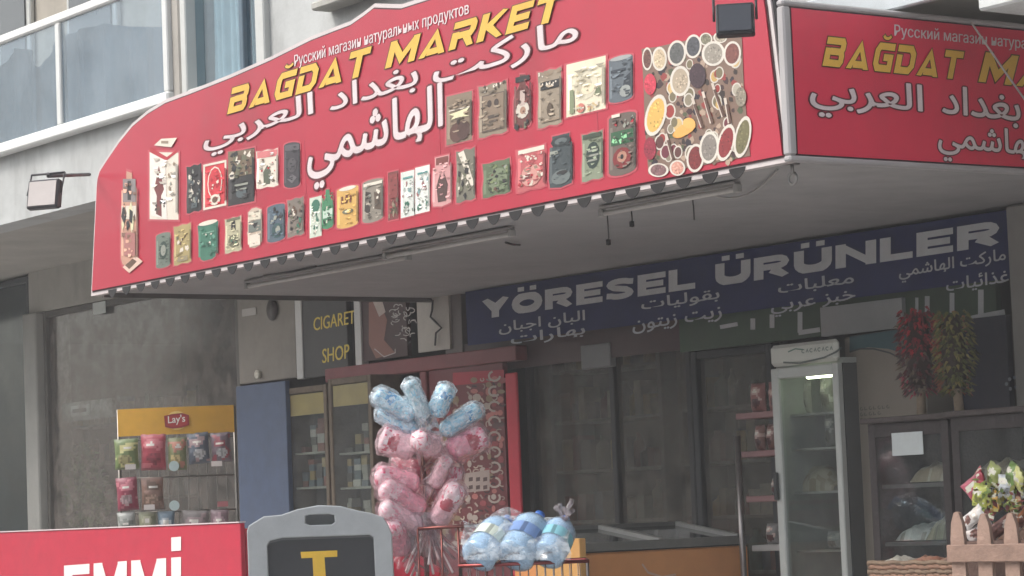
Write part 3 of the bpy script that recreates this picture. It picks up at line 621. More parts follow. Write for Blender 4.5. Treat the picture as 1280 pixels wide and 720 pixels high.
# spice picture
m = MB(); rnd = random.Random(3)
zz = lambda x, y: (790+x/3.79, 30+y/3.79)
quad = [zz(45, 118), zz(120, 108), zz(220, 85), zz(430, 45), zz(520, 62), zz(530, 300), zz(560, 625), zz(320, 672), zz(78, 712), zz(60, 480), zz(55, 300)]
m.poly([P(*q, 1) for q in quad], C(128, 104, 90))
def splat(n, cols, s0, s1, box, L0):
    for i in range(n):
        x, y = rnd.uniform(box[0], box[2]), rnd.uniform(box[1], box[3]); s = rnd.uniform(s0, s1); a = rnd.uniform(0, 6)
        m.poly([P(*zz(x+s*cos(a+b)*rnd.uniform(.5, 1), y+s*sin(a+b)*rnd.uniform(.6, 1.2)), L0+i*.002) for b in (0, 1.2, 2.3, 3.4, 4.6, 5.4)], rnd.choice(cols))
splat(260, [C(70, 50, 50), C(120, 96, 80), C(60, 50, 46), C(146, 66, 62), C(176, 152, 132), C(84, 90, 66), C(52, 44, 52)], 8, 22, (70, 120, 520, 660), 1.2)
bowls = [(72, 165, 22, 50, C(104, 70, 62), 0), (130, 165, 32, 52, C(198, 178, 148), 0), (212, 138, 40, 56, C(92, 92, 90), .1), (290, 106, 36, 52, C(80, 80, 84), .1), (350, 72, 28, 28, C(120, 116, 96), 0), (418, 64, 30, 24, C(156, 146, 128), 0), (385, 140, 50, 54, C(150, 142, 130), .2), (475, 140, 38, 54, C(122, 74, 66), .1), (228, 270, 44, 66, C(176, 160, 138), .05), (112, 432, 44, 92, C(216, 174, 94), .25), (300, 635, 38, 62, C(120, 46, 46), .1), (365, 585, 42, 70, C(132, 124, 116), .1), (445, 562, 36, 82, C(136, 50, 52), .25), (524, 535, 34, 92, C(112, 106, 74), .2), (215, 682, 34, 34, C(206, 150, 132), 0), (125, 692, 44, 30, C(124, 92, 92), 0), (310, 245, 46, 66, C(66, 48, 54), 0), (85, 285, 34, 56, C(196, 62, 80), 0), (515, 345, 30, 52, C(142, 132, 116), 0), (85, 590, 34, 60, C(142, 46, 62), 0)]
pal_ = [C(150, 60, 54), C(196, 160, 96), C(120, 110, 84), C(176, 168, 150), C(96, 60, 56), C(140, 130, 110), C(206, 176, 120), C(110, 50, 60)]
for i in range(34):
    x, y = 90+rnd.random()*420, 150+rnd.random()*490; r_ = rnd.uniform(20, 34); L = 1.8+i*.004
    m.poly([P(*zz(*q), L) for q in ell(x, y, r_*.8, r_*1.15, 16, .1)], C(206, 198, 186)); m.poly([P(*zz(*q), L+.1) for q in ell(x, y, r_*.6, r_*.92, 14, .1)], rnd.choice(pal_))
for i, (x, y, rx, ry, c, a) in enumerate(bowls):
    rx *= 1.1; ry *= 1.1
    L = 2+i*.1
    if i not in (16, 17, 18, 19): m.poly([P(*zz(*q), L) for q in ell(x, y, rx, ry, 20, a)], C(214, 206, 194)); 
    m.poly([P(*zz(*q), L+.05) for q in ell(x, y, rx*.78, ry*.82, 18, a)], c)
    for k in range(26):
        th = rnd.uniform(0, 6.28); rr = sqrt(rnd.random())*.68; s = 4.5; f_ = rnd.choice((.6, .8, 1.25, 1.5))
        px_, py_ = x+rx*rr*cos(th), y+ry*rr*sin(th)
        m.poly([P(*zz(px_+s*cos(b), py_+s*1.2*sin(b)), L+.06+k*.001) for b in (0, 1.5, 3.1, 4.6)], tuple(min(1, q*f_) for q in c))
for (x, y, rx, ry, a, c) in ((250, 500, 58, 26, -.5, C(226, 170, 92)), (270, 470, 30, 26, .2, C(230, 178, 100)), (225, 520, 34, 20, -.3, C(214, 150, 70))): m.poly([P(*zz(*q), 4.5+x*.001) for q in ell(x, y, rx, ry, 12, a)], c)
for (x, y, x2, y2) in ((285, 350, 330, 490), (335, 320, 375, 470), (380, 280, 430, 440), (440, 350, 460, 470), (160, 520, 190, 640)):
    v, f = ribbon([zz(x, y), zz(x2, y2)], 3.4); m.add([P(*q, 4.6) for q in v], f, C(206, 192, 178)); v, f = ribbon([zz(x+10, y+30), zz(x2+6, y2)], 3.2); m.add([P(*q, 4.65) for q in v], f, C(96, 70, 60))
m.build('spice_picture', PRINT, sgn)

# ---- corner gap strip
cs = MB(); zt_ = ZC+1.5
cs.tube([(XR+.012+.012*sin(i*1.7), YC-.03, ZC-.02+i*.12) for i in range(13)], .014, C(38, 36, 38))
tag(cs.build('corner_cable', PAINT), 'black wavy cable in the gap between the two red signs', 'cable')

# ---- right (side) sign
XS = XR+.10
PR = lambda px, py, lay=0.: onX(px, py, XS+.0012*lay)
e_bl, e_tl = PR(990, 201), PR(985, 2)
rs = thing('side_market_sign', 'darker red rectangular shop sign with grey frame around the corner', 'sign', (XS, YC+1.3, ZC))
y0 = YC-.07; y1 = y0+4.6; z0 = e_bl.z; z1 = e_tl.z+.01
fw = .026; FC = C(172, 168, 168)
for nm, a, b in (('frame_bottom', (y0, z0), (y1, z0+fw)), ('frame_top', (y0, z1-fw), (y1, z1)), ('frame_upright', (y0, z0+fw+.002), (y0+.045, z1-fw-.002)), ('frame_upright', (y1-.05, z0+fw+.002), (y1, z1-fw-.002))):
    m = MB(); m.box((XS-.05, a[0], a[1]), (XS-.001, b[0], b[1]), FC, bev=.008); m.build(nm, ENAMEL, rs)
m = MB(); m.box((XS-.05, y0+.047, z0+fw+.002), (XS-.012, y1-.052, z1-fw-.002), C(60, 30, 36)); m.box((XS-.0118, y0+.055, z0+fw+.008), (XS-.009, y1-.065, z1-fw-.008), C(222, 56, 82)); m.build('face_panel', VINYL, rs)
PR = lambda px, py, lay=0.: onX(px, py, XS-.008+.0012*lay)
name_on(rs, PR, [(Bg, (1028, 82), (1199, 99.5), (1028, 45)), (Mk, (1223, 102), (1440, 126), (1223, 64))])
m = MB()
latin(m, 'Русский магазин натуральных продуктов', PR, (1118, 44.5), (1393, 72), (1118, 30.5), WHT, .014)
m.build('small_lettering', PRINT, rs)
arabic(rs, 'العربي', PR, (1013, 144), (1153, 158), (1013, 91), WHT, DKR)
arabic(rs, 'بغداد', PR, (1178, 150), (1275, 160), (1178, 106), WHT, DKR)
arabic(rs, 'ماركت', PR, (1300, 160), (1450, 174), (1300, 112), WHT, DKR)
arabic(rs, 'الهاشمي', PR, (1173, 200), (1300, 212), (1173, 152), WHT, DKR)
m = MB(); a = onX(1214, 28, XS+.12); b = onX(1292, 140, XS+.12); m.tube([a, (a+b)/2+Vector((0, 0, -.004)), b], .005, C(190, 180, 176))
tag(m.build('loose_wire', PAINT), 'thin pale wire slanting across the side sign', 'wire')
# hook under the corner
m = MB(); h = onZ(1000, 208, ZC+.0); h = Vector((XR-.06, YC+.08, ZC))
m.tube([h+Vector((0, 0, .0)), h+Vector((0, 0, -.05))], .008, C(150, 148, 146)); m.tube([h+Vector((.028*cos(t), 0, -.075+.028*sin(t))) for t in [radians(90+i*36) for i in range(10)]], .006, C(160, 158, 156))
m.lathe([(.0, -.0), (.035, 0), (.035, -.012), (0, -.012)], Matrix.Translation(h+Vector((0, 0, -.001))), C(150, 146, 144))
tag(m.build('ceiling_hook', METAL), 'small metal hook under the canopy corner', 'hook')

# ---- floodlights
def flood(label, centre, w_, h_, arm, glass, body, tilt, rz):
    o = thing('floodlight', label, 'lamp', centre, rz)
    M = Matrix.Translation(centre) @ Matrix.Rotation(rz, 4, 'Z') @ Matrix.Rotation(tilt, 4, 'X')
    m = MB(); m.box((-w_/2, -.02, -h_/2), (w_/2, .03, h_/2), body, M=M, bev=.008)
    for i in range(5): m.box((-w_*.4+i*w_*.2-.008, .032, -h_*.4), (-w_*.4+i*w_*.2+.008, .055, h_*.4), body, M=M)
    m.build('housing', PAINT, o)
    m = MB(); m.box((-w_/2+.014, -.026, -h_/2+.014), (w_/2-.014, -.0215, h_/2-.014), glass, M=M); m.build('glass', mat('lamp_glass', .15, .08, 6, spec=.8), o)
    m = MB(); 
    for s in (-1, 1): m.tube([M @ Vector((s*(w_/2+.008), 0, 0)), M @ Vector((s*(w_/2+.008), .03, h_/2+.05))], .006, body)
    m.tube([M @ Vector((-(w_/2+.008), .03, h_/2+.05)), M @ Vector((w_/2+.008, .03, h_/2+.05))], .007, body); m.build('bracket', PAINT, o)
    m = MB(); m.tube([M @ Vector((0, .03, h_/2+.05))]+arm, .011, body); m.build('arm', PAINT, o)
    return o
c1 = onY(55, 243, YC-.75)
flood('square floodlight on a long arm left of the arched sign', c1, .21, .18, [Vector((c1.x, YC-.72, onY(60, 219, YC-.74).z)), Vector((XL+.12, YC-.1, onY(118, 222, YC).z))], C(196, 186, 180), C(60, 58, 60), radians(-12), radians(35))
c2 = onY(919, 25, YC-.45)
flood('black floodlight hanging in front of the arched sign near its right end', c2, .165, .145, [Vector((c2.x-.05, YC-.2, c2.z+.4)), Vector((c2.x-.08, YC-.05, c2.z+.5))], C(52, 54, 60), C(34, 34, 38), radians(-14), radians(48))

# ---- soffit fittings
def tubefit(label, pa, pb, r=.014, col=C(196, 192, 186)):
    a = onZ(*pa, ZC-.045); b = onZ(*pb, ZC-.045)
    o = thing('tube_light', label, 'lamp', (a+b)/2)
    y = (a.y+b.y)/2
    m = MB(); m.box((a.x, y-.025, ZC-.022), (b.x, y+.025, ZC-.008), C(150, 146, 142), bev=.004); m.build('batten', PAINT, o)
    m = MB(); m.tube([(a.x+.02, y, ZC-.045), (b.x-.02, y, ZC-.045)], r, col, n=8); m.build('tube', PLASTIC, o)
    for x in (a.x, b.x): m = MB(); m.box((x-.015, y-.018, ZC-.062), (x+.015, y+.018, ZC-.023), C(170, 168, 164), bev=.004); m.build('end_cap', PLASTIC, o)
tubefit('unlit tube light under the canopy nearest the arched sign', (485, 321), (637, 292))
tubefit('longer faint tube light under the canopy further left', (300, 358), (520, 322))
tubefit('tube light under the canopy near the right end', (750, 267), (925, 236))
def cord(label, pts, r=.005, col=C(60, 56, 54), name='hanging_cord'):
    m = MB(); m.tube(pts, r, col, n=5); tag(m.build(name, PAINT), label, 'cord')
for (px_, py_, ln, lb) in ((759, 268, .13, 'short cord with a dark weight left of the right tube light'), (789, 262, .06, 'short hanging cord in the middle of the right tube light'), (866, 250, .1, 'thin dark cord hanging right of the short one')):
    a = onZ(px_, py_, ZC-.005); m = MB(); m.tube([a, a+Vector((.004, 0, -ln*.5)), a+Vector((0, .004, -ln))], .004, C(70, 66, 64), n=5)
    if px_ < 860: m.lathe([(0, -.03), (.013, -.026), (.013, 0), (0, .005)], Matrix.Translation(a+Vector((0, 0, -ln))), C(34, 32, 32), n=8)
    tag(m.build('hanging_cord', PAINT), lb, 'cord')
a = onZ(888, 243, ZC-.01); b = onZ(972, 212, ZC-.01); mid = onZ(935, 259, ZC-.04)
cord('pale looped cable hanging from the canopy near the sign corner', [a.lerp(mid, t)*(1-t)+mid.lerp(b, t)*t for t in [i/12 for i in range(13)]], .005, C(176, 172, 168), 'looped_cable')
for (p1, p2, lb) in (((632, 303), (650, 306), 'short black wire stub on the canopy underside in the middle'), ((330, 345), (395, 333), 'dark wire clipped under the canopy at the left')):
    cord(lb, [onZ(*p1, ZC-.012), onZ((p1[0]+p2[0])/2, (p1[1]+p2[1])/2+1, ZC-.016), onZ(*p2, ZC-.012)], .007, C(46, 42, 42), 'wire')

# ================================================================== BLUE BANNER
YB = -.14
PB = lambda px, py, lay=0.: onY(px, py, YB-.006-.0012*lay)
ban = thing('blue_banner', 'long navy banner with grey capital letters under the canopy', 'banner', (X(930, YB), YB, 2.3))
m = MB(); tl, tr, br, bl = PB(581, 365), PB(1268, 261), PB(1271, 347), PB(584, 432)
def bf(u, v): 
    p_ = (bl.lerp(br, u)).lerp(tl.lerp(tr, u), v); p_.y = YB+.003*sin(u*40)*(1-v)-.006+.004; return p_
tr_z = lambda u: tl.lerp(tr, u)
m.grid(bf, 60, 6, C(26, 36, 92)); m.grid(lambda u, v: bf(1-u, v)+Vector((0, .006, 0)), 60, 6, C(26, 36, 92)); m.build('cloth', CLOTHB, ban)
GRL = C(206, 208, 210)
m = MB()
sY = [('Y', 1.5, 0), ('O', 1.6, 'uml'), ('R', 1.45, 0), ('E', 1.3, 0), ('S', 1.4, 0), ('E', 1.3, 0), ('L', 1.2, 0)]
sU = [('U', 1.5, 'uml'), ('R', 1.5, 0), ('U', 1.5, 'uml'), ('N', 1.55, 0), ('L', 1.2, 0), ('E', 1.3, 0), ('R', 1.5, 0)]
PB2 = lambda px, py, lay=0.: onY(px, py, YB-.012-.0012*lay)
r, wt = word('', sY, .14, .4, .27); putword(m, r, wt, PB2, (602, 399), (869, 360.5), (602, 374.5), GRL)
m.build('large_lettering', PRINT, ban); m = MB()
r, wt = word('', sU, .14, .4, .27); putword(m, r, wt, PB2, (894, 358), (1251, 306), (894, 330.5), GRL)
m.build('large_lettering', PRINT, ban)
m = MB()
for t_, LB_, RB_, LT_ in (('البان اجبان', (624, 419), (731, 404), (624, 403)), ('بهارات', (639, 434), (731, 421), (639, 418)), ('بقوليات', (802, 391), (899, 377), (802, 374)), ('زيت زيتون', (791, 418), (902, 401), (791, 401)),
                          ('معلبات', (973, 370), (1067, 357), (973, 353)), ('خبز عربي', (964, 397), (1069, 382), (964, 378)), ('ماركت الهاشمي', (1124, 354), (1257, 333), (1124, 332)), ('غذائيات', (1183, 368), (1261, 356), (1183, 348))):
    arabic(ban, t_, PB2, LB_, RB_, LT_, C(196, 198, 204), bold=.014)

# ---- older fascia behind the banner
fa = thing('old_fascia', 'dark green fascia with partly hidden white letters below the banner', 'sign', (X(1050), -.03, 2.0))
zf0 = Z(930, 432); m = MB(); m.box((X(862), -.04, zf0), (X(1262), -.003, Z(900, 330)), C(60, 80, 60)); m.build('board', PAINT, fa)
PF = lambda px, py, lay=0.: onY(px, py, -.043-.0012*lay)
m = MB(); WL = C(196, 198, 198)
for s_ in (((900, 409), (922, 405), 5), ((941, 398), (941, 412), 6), ((965, 393), (965, 410), 6), ((1000, 390), (1000, 416), 6), ((998, 416), (1025, 412), 6), ((1146, 372), (1146, 392), 4), ((1159, 370), (1159, 390), 6), ((1190, 366), (1190, 391), 6), ((1226, 362), (1226, 395), 7), ((1214, 398), (1256, 390), 7)):
    v, f = ribbon([s_[0], s_[1]], s_[2]); m = MB(); m.add([PF(*q, 1+s_[0][0]*.0005) for q in v], f, WL); m.build('letter_stroke', PRINT, fa)
m = MB(); a, b = PF(1032, 421), PF(1132, 372); m.box((a.x, -.075, a.z), (b.x, -.046, b.z), C(176, 178, 178)); m.build('blank_panel', ENAMEL, fa)
m = MB(); a, b = PF(1214, 419), PF(1240, 398); m.box((a.x, -.075, a.z), (b.x, -.046, b.z), C(150, 152, 150)); m.build('blank_panel', ENAMEL, fa)

# ================================================================== LEFT PART OF THE SHOPFRONT
def panel(name, label, cat, px0, px1, pyt, pyb, Y, th, col, mt, pyx=None):
    xx0, xx1 = onY(px0, 560, Y).x, onY(px1, 560, Y).x
    px0_ = pyx or px0
    m = MB(); m.box((xx0, Y, onY(px0_, pyb, Y).z), (xx1, Y+th, onY(px0_, pyt, Y).z), col, bev=.004); o = m.build(name, mt)
    if cat: tag(o, label, cat)
    return o
panel('wall_panel', 'beige grey board above the blue panel, left of the cigarette sign', 'panel', 302, 374, 352, 480, -.03, .05, C(136, 128, 118), PAINT)
lm = MB(); pp = onY(340, 387, -.04); lm.lathe([(0, -.02), (.07, -.015), (.085, 0), (0, .001)], Matrix.Translation(pp) @ Matrix.Rotation(radians(90), 4, 'X'), C(58, 46, 42)); tag(lm.build('wall_vent', PLASTIC), 'dark round fitting on the beige board', 'vent')
m = MB(); a, b = onY(303, 396, -.034), onY(320, 384, -.034); m.box((a.x, -.037, a.z), (b.x, -.031, b.z), C(196, 190, 184)); tag(m.build('paper_notice', PRINT), 'small white notice on the beige board upper left corner', 'notice')
m = MB(); pp = onY(322, 468, -.05); m.lathe([(0, -.02), (.03, -.015), (.035, .01), (0, .012)], Matrix.Translation(pp) @ Matrix.Rotation(radians(90), 4, 'X'), C(226, 220, 204), n=12); tag(m.build('wall_lamp', ENAMEL), 'tiny pale lamp at the foot of the beige board', 'lamp')
panel('white_post', 'slim white post left of the cigarette shop sign', 'post', 374, 382, 340, 474, -.07, .06, C(204, 202, 198), ENAMEL)
panel('white_post', 'slim white post right of the cigarette shop sign', 'post', 448, 456, 340, 458, -.07, .06, C(204, 202, 198), ENAMEL)
cig = thing('cigarette_shop_sign', 'dark signboard with yellow outlined cigarette shop lettering', 'sign', (X(415), -.05, 2.2))
m = MB(); m.box((X(383), -.06, Z(383, 474)), (X(447.5), -.01, Z(383, 345)), C(64, 62, 60), bev=.004); m.build('board', PAINT, cig)
PC = lambda px, py, lay=0.: onY(px, py, -.062-.0012*lay)
m = MB()
latin(m, 'CIGARET', PC, (392, 413.5), (443.5, 404), (392, 396.5), C(222, 196, 84), .016, 1)
m.build('lettering', PRINT, cig); m = MB()
latin(m, 'SHOP', PC, (403, 454), (436.5, 447.5), (403, 435.5), C(222, 196, 84), .016, 1); m.build('lettering', PRINT, cig)
# poster
po = thing('dark_poster', 'dark reddish poster with pale script marks beside a white sheet', 'poster', (X(490), -.05, 2.2))
m = MB(); m.box((X(460), -.055, Z(460, 452)), (X(522), -.02, Z(460, 345)), C(74, 48, 46)); m.build('sheet', PRINT, po)
PP = lambda px, py, lay=0.: onY(px, py, -.057-.0012*lay)
m = MB(); rnd = random.Random(5)
m.poly([PP(x, y, 1) for x, y in ((461, 378), (474, 376), (484, 400), (480, 425), (494, 441), (470, 448), (461, 430))], C(146, 100, 88))
m.poly([PP(x, y, 1.5) for x, y in ((466, 377), (478, 377), (482, 390), (474, 396))], C(196, 180, 170))
for i in range(34):
    x, y = rnd.uniform(490, 518), rnd.uniform(382, 428); a0_ = rnd.uniform(0, 360)
    v, f = ribbon(arc(x, y, rnd.uniform(2, 5), rnd.uniform(2, 4), a0_, a0_+rnd.uniform(90, 220), 5), 1.1); m.add([PP(*q, 2+i*.02) for q in v], f, C(190, 182, 176) if rnd.random() < .8 else C(20, 18, 18))
v, f = ribbon([(468, 436), (480, 446), (494, 441), (494, 436)], 1.2); m.add([PP(*q, 3) for q in v], f, C(190, 176, 170)); m.build('print', PRINT, po)
m = MB(); a, b = onY(523, 441, -.05), onY(560, 365, -.05); m.box((a.x, -.05, a.z), (b.x, -.02, b.z+.1), C(186, 180, 170)); ws = m.build('white_sheet', PRINT); tag(ws, 'blank off-white sheet right of the dark poster', 'sheet')
cord('thin dark cable curling down over the white sheet', [onY(x, y, -.07) for x, y in ((530, 372), (541, 376), (540, 388), (538, 396), (546, 404), (552, 410), (545, 416), (544, 432))], .008, C(50, 46, 44), 'curling_cable')
panel('wall_strip', 'brownish grey wall strip between white sheet and banner', 'wall', 561, 583, 345, 470, -.03, .05, C(112, 102, 98), PAINT)

# red door frame
df_ = thing('red_door_frame', 'dull red frame around the shop doorway', 'door frame', (X(540), -.1, .12))
REDD = C(126, 62, 64)
zh = Z(412, 461, -.1); zl = Z(412, 478, -.1)
m = MB(); m.box((X(412, -.1), -.12, zl), (X(652, -.1), -.02, zh), REDD, bev=.006); m.build('head_beam', PAINT, df_)
m = MB(); m.box((X(530, -.1), -.118, .12), (X(538, -.1), -.03, zl-.003), REDD, bev=.006); m.build('post', PAINT, df_)
m = MB(); m.box((X(470, -.1), -.118, .12), (X(477, -.1), -.03, zl-.003), C(86, 56, 56), bev=.006); m.build('post', PAINT, df_)
m = MB(); m.box((X(636, -.16), -.17, .12), (X(650, -.16), -.15, Z(640, 466, -.16)), C(196, 44, 64), bev=.006); m.build('bright_post', PRINT, df_)
m = MB(); m.box((X(570, -.1), -.016, Z(600, 466)), (X(862, -.1), -.006, Z(600, 428)), C(74, 50, 50)); m.build('transom', PAINT, df_)
# decorated panel between posts
dp = thing('decorated_door_panel', 'dark red door panel covered with dense cream ornament and lettering', 'panel', (X(590), -.1, .12))
zt2 = zl-.004
m = MB(); m.box((X(539.5, -.1), -.10, .14), (X(632, -.1), -.06, zt2), C(112, 50, 54)); m.build('board', PRINT, dp)
PD = lambda px, py, lay=0.: onY(px, py, -.102-.0012*lay)
m = MB(); rnd = random.Random(11)
m.poly([PD(x, y, .3) for x, y in ((566, 466), (630, 462), (630, 476), (566, 482))], C(168, 42, 58))
for r_ in range(26):
    for c_ in range(11):
        x = 546+c_*8+rnd.uniform(-2, 2); y = 474+r_*8.2+rnd.uniform(-2, 2)
        if x > 629: continue
        if y < 500 and x < 585: continue
        k_ = rnd.random(); L = 1+(r_*11+c_)*.004; cc = rnd.choice([C(176, 156, 144), C(150, 128, 120), C(60, 40, 42), C(196, 176, 160)])
        if k_ < .25: a0_ = rnd.uniform(0, 360); v, f = ribbon(arc(x, y, rnd.uniform(2, 4), rnd.uniform(2, 4), a0_, a0_+rnd.uniform(120, 300), 6), 1.5)
        elif k_ < .5: a_ = rnd.uniform(-.5, 1.2); v, f = ribbon([(x-3*cos(a_), y-3*sin(a_)), (x+3*cos(a_), y+3*sin(a_))], 2.2)
        else: v = ell(x, y, rnd.uniform(2.5, 6), rnd.uniform(2.5, 6), 7); f = [list(range(7))]; cc = rnd.choice([C(150, 70, 74), C(176, 160, 150), C(90, 60, 60), C(140, 120, 96), C(180, 110, 104)])
        m.add([PD(*q, L) for q in v], f, cc)
# upright ornament column and the pale grid
for i in range(9):
    yy = 470+i*19; v, f = ribbon(arc(618, yy, 7, 6, 0+i*40, 250+i*40, 8), 2.6); m.add([PD(*q, 3+i*.01) for q in v], f, C(176, 160, 150))
m.poly([PD(x, y, 3.2) for x, y in ((580, 592), (612, 587), (612, 613), (580, 616))], C(168, 150, 142))
for i in range(3):
    for j in range(2): x, y = 586+i*9, 597+j*10; m.poly([PD(x, y, 3.4), PD(x+5, y-.8, 3.4), PD(x+5, y+4, 3.4), PD(x, y+5, 3.4)], C(84, 62, 62))
m.build('ornament_print', PRINT, dp)

# blue panel
o = panel('blue_board', 'plain blue board standing between the snack rack and the tobacco cabinets', 'board', 297, 359, 483, 900, -.35, .04, C(68, 82, 108), PAINT)
# tobacco cabinets
def cabinet(label, px0, px1, pyt, hdr, seed):
    Y = -.3; x0, x1 = X(px0, Y), X(px1, Y); z1 = Z(px0, pyt, Y); z0 = .14
    o = thing('glass_cabinet', label, 'cabinet', ((x0+x1)/2, Y, .12)); fc = C(96, 84, 70)
    m = MB(); t = .045
    m.box((x0, Y-.02, z0), (x0+t, Y+.24, z1), fc, bev=.005); m.box((x1-t, Y-.02, z0), (x1, Y+.24, z1), fc, bev=.005); m.box((x0+t+.002, Y-.018, z1-t), (x1-t-.002, Y+.24, z1), fc, bev=.005)
    m.box((x0+t, Y+.2, z0), (x1-t, Y+.238, z1-t-.002), C(70, 66, 60)); m.build('frame', WOOD, o)
    m = MB(); m.box((x0+t+.01, Y-.01, Z(px0, hdr[1], Y)), (x1-t-.01, Y+.0, Z(px0, hdr[0], Y)), C(196, 168, 104)); m.build('header_card', PRINT, o)
    rnd = random.Random(seed)
    for zi, py in enumerate((567, 610, 655)):
        zz_ = Z(px0, py, Y)
        m = MB(); m.box((x0+t+.004, Y+.03, zz_-.015), (x1-t-.004, Y+.19, zz_), C(150, 148, 138)); sh = m.build('shelf', PAINT, o)
        m = MB(); x = x0+t+.03
        while x < x1-t-.06:
            w_ = rnd.uniform(.05, .11)
            if rnd.random() < .22: x += w_; continue
            z2_ = zz_+.002
            for q_ in range(rnd.randint(1, 4)):
                h_ = rnd.uniform(.03, .07); e_ = rnd.uniform(0, .012); m.box((x+e_, Y+.06+e_, z2_), (x+w_-e_*.5, Y+.14, z2_+h_), rnd.choice([C(150, 146, 136), C(84, 80, 76), C(176, 172, 164), C(130, 80, 70), C(96, 104, 110), C(150, 130, 90)])); z2_ += h_+.001
            x += w_+rnd.uniform(.004, .02)
        m.build('cartons', PRINT, sh)
    m = MB(); m.box((x0+t+.004, Y-.014, z0), (x1-t-.004, Y-.0105, z1-t-.004)); m.build('glass_door', G_CLEAR, o)
cabinet('left tobacco cabinet with cream header beside the blue board', 360, 413, 486, (495, 521), 1)
cabinet('right tobacco cabinet with cream header beside the doorway', 415, 469, 474, (483, 509), 2)

# ================================================================== BAG ITEMS
def bagshape(mb, M, w_, h_, d_, colf, seed, mi=0):
    rnd = random.Random(seed); sd_ = rnd.uniform(0, 50)
    def fn(side):
        def g_(u, v):
            prof_ = max(0, sin(pi*v))**.45 * (max(0, sin(pi*u))**.5); e = 1-.06*sin(pi*v)
            wr = noise3((u*5+sd_, v*7, side*3), 1.)*.022*min(1, 3*v, 3*(1-v))
            crimp = .004*sin(u*60) if (v < .06 or v > .94) else 0
            return M @ Vector(((u-.5)*w_*e, side*(prof_*d_/2)+crimp+wr*.35*side, (v)*h_))
        return g_
    mb.grid(fn(-1), 12, 15, colf, mi); mb.grid(lambda u, v: fn(1)(1-u, v), 6, 8, colf, mi)
def snackcol(base, acc, pic, seed):
    rnd = random.Random(seed); ox, oy = rnd.uniform(-.08, .08), rnd.uniform(-.05, .05)
    def f(u, v):
        if v < .07 or v > .93: return tuple(c*.8+.05 for c in base)
        if ((u-.5-ox)/.33)**2+((v-.68-oy)/.13)**2 < 1:
            return acc if ((u-.5-ox)/.2)**2+((v-.68-oy)/.06)**2 > .8 else C(226, 220, 210)
        if ((u-.5+ox)/.3)**2+((v-.33)/.17)**2 < 1: return pic if noise3((u*9, v*9, seed)) > -.05 else tuple(c*.6 for c in pic)
        if noise3((u*3.1+seed, v*4.2, 2)) > .28: return acc
        return base
    return f
# ---- snack rack, turned towards the street
SP = at(150, 700, 18.6); RZ = YAW_R = radians(90)-YAW
rk0 = at(148, 528, 19.0); rk1 = at(293, 524, 19.0)
rk0.z = rk1.z = 0; axx = (rk1-rk0); WR = axx.length; rz = atan2(axx.y, axx.x)
MR = Matrix.Translation((rk0.x, rk0.y, .12)) @ Matrix.Rotation(rz, 4, 'Z')
inv = MR.inverted()
rzloc = lambda px, py: (inv @ at(px, py, 19.0))
rack = thing('snack_rack', 'wire snack rack with a yellow header and hanging crisp bags', 'rack', (rk0.x, rk0.y, .12), rz)
hz0, hz1 = rzloc(200, 544).z, rzloc(200, 510).z
m = MB(); m.grid(lambda u, v: MR @ Vector((WR*u, -.03-.05*sin(pi*u), hz0+(hz1-hz0)*v)), 16, 3, C(214, 162, 54)); m.grid(lambda u, v: MR @ Vector((WR*(1-u), -.01-.05*sin(pi*u), hz0+(hz1-hz0)*v)), 16, 3, C(200, 150, 50)); 
hd = m.build('header_board', PRINT, rack)
m = MB(); cxl = WR*.515; hm = (hz0+hz1)/2
def PH(u, v, lay): return MR @ Vector((cxl+u, -.084-.0012*lay, hm+v))
m.poly([PH(x, y, 1) for x, y in ell(0, 0, .075, .066, 18)], C(236, 206, 120))
v, f = ribbon([(-.075, -.038), (-.03, -.05), (.03, -.046), (.08, -.03), (.08, .03), (.04, .044), (-.03, .04), (-.08, .03)], .012, True); m.add([PH(*q, 2) for q in v], f, C(150, 40, 44))
m.poly([PH(x, y, 1.6) for x, y in ((-.075, -.035), (-.03, -.045), (.03, -.042), (.078, -.028), (.078, .028), (.04, .04), (-.03, .036), (-.078, .026))], C(176, 52, 50))
v, f = text2d("Lay's", .012); a_, b_, c_, d_ = bounds(v); m.add([PH(-.06+(p[0]-a_)/(b_-a_)*.12, -.034+(p[1]-c_)/(d_-c_)*.068+(p[0]-a_)*.004, 3) for p in v], f, C(240, 236, 226)); m.build('header_logo', PRINT, hd)
m = MB(); cm = C(120, 116, 110)
for x in (0.0, WR): m.tube([MR @ Vector((x, 0, 0)), MR @ Vector((x, 0, hz1))], .012, cm)
for px_ in (): pass
m.build('rack_uprights', METAL, rack)
m = MB()
rows = [rzloc(200, 549).z, rzloc(200, 597).z, rzloc(200, 640).z]
for z_ in rows: m.tube([MR @ Vector((0, 0, z_)), MR @ Vector((WR, 0, z_))], .006, cm)
for i in range(13): m.tube([MR @ Vector((WR*i/12, .01, .1)), MR @ Vector((WR*i/12, .01, hz0))], .003, cm, n=4)
m.build('wire_grid', METAL, rack)
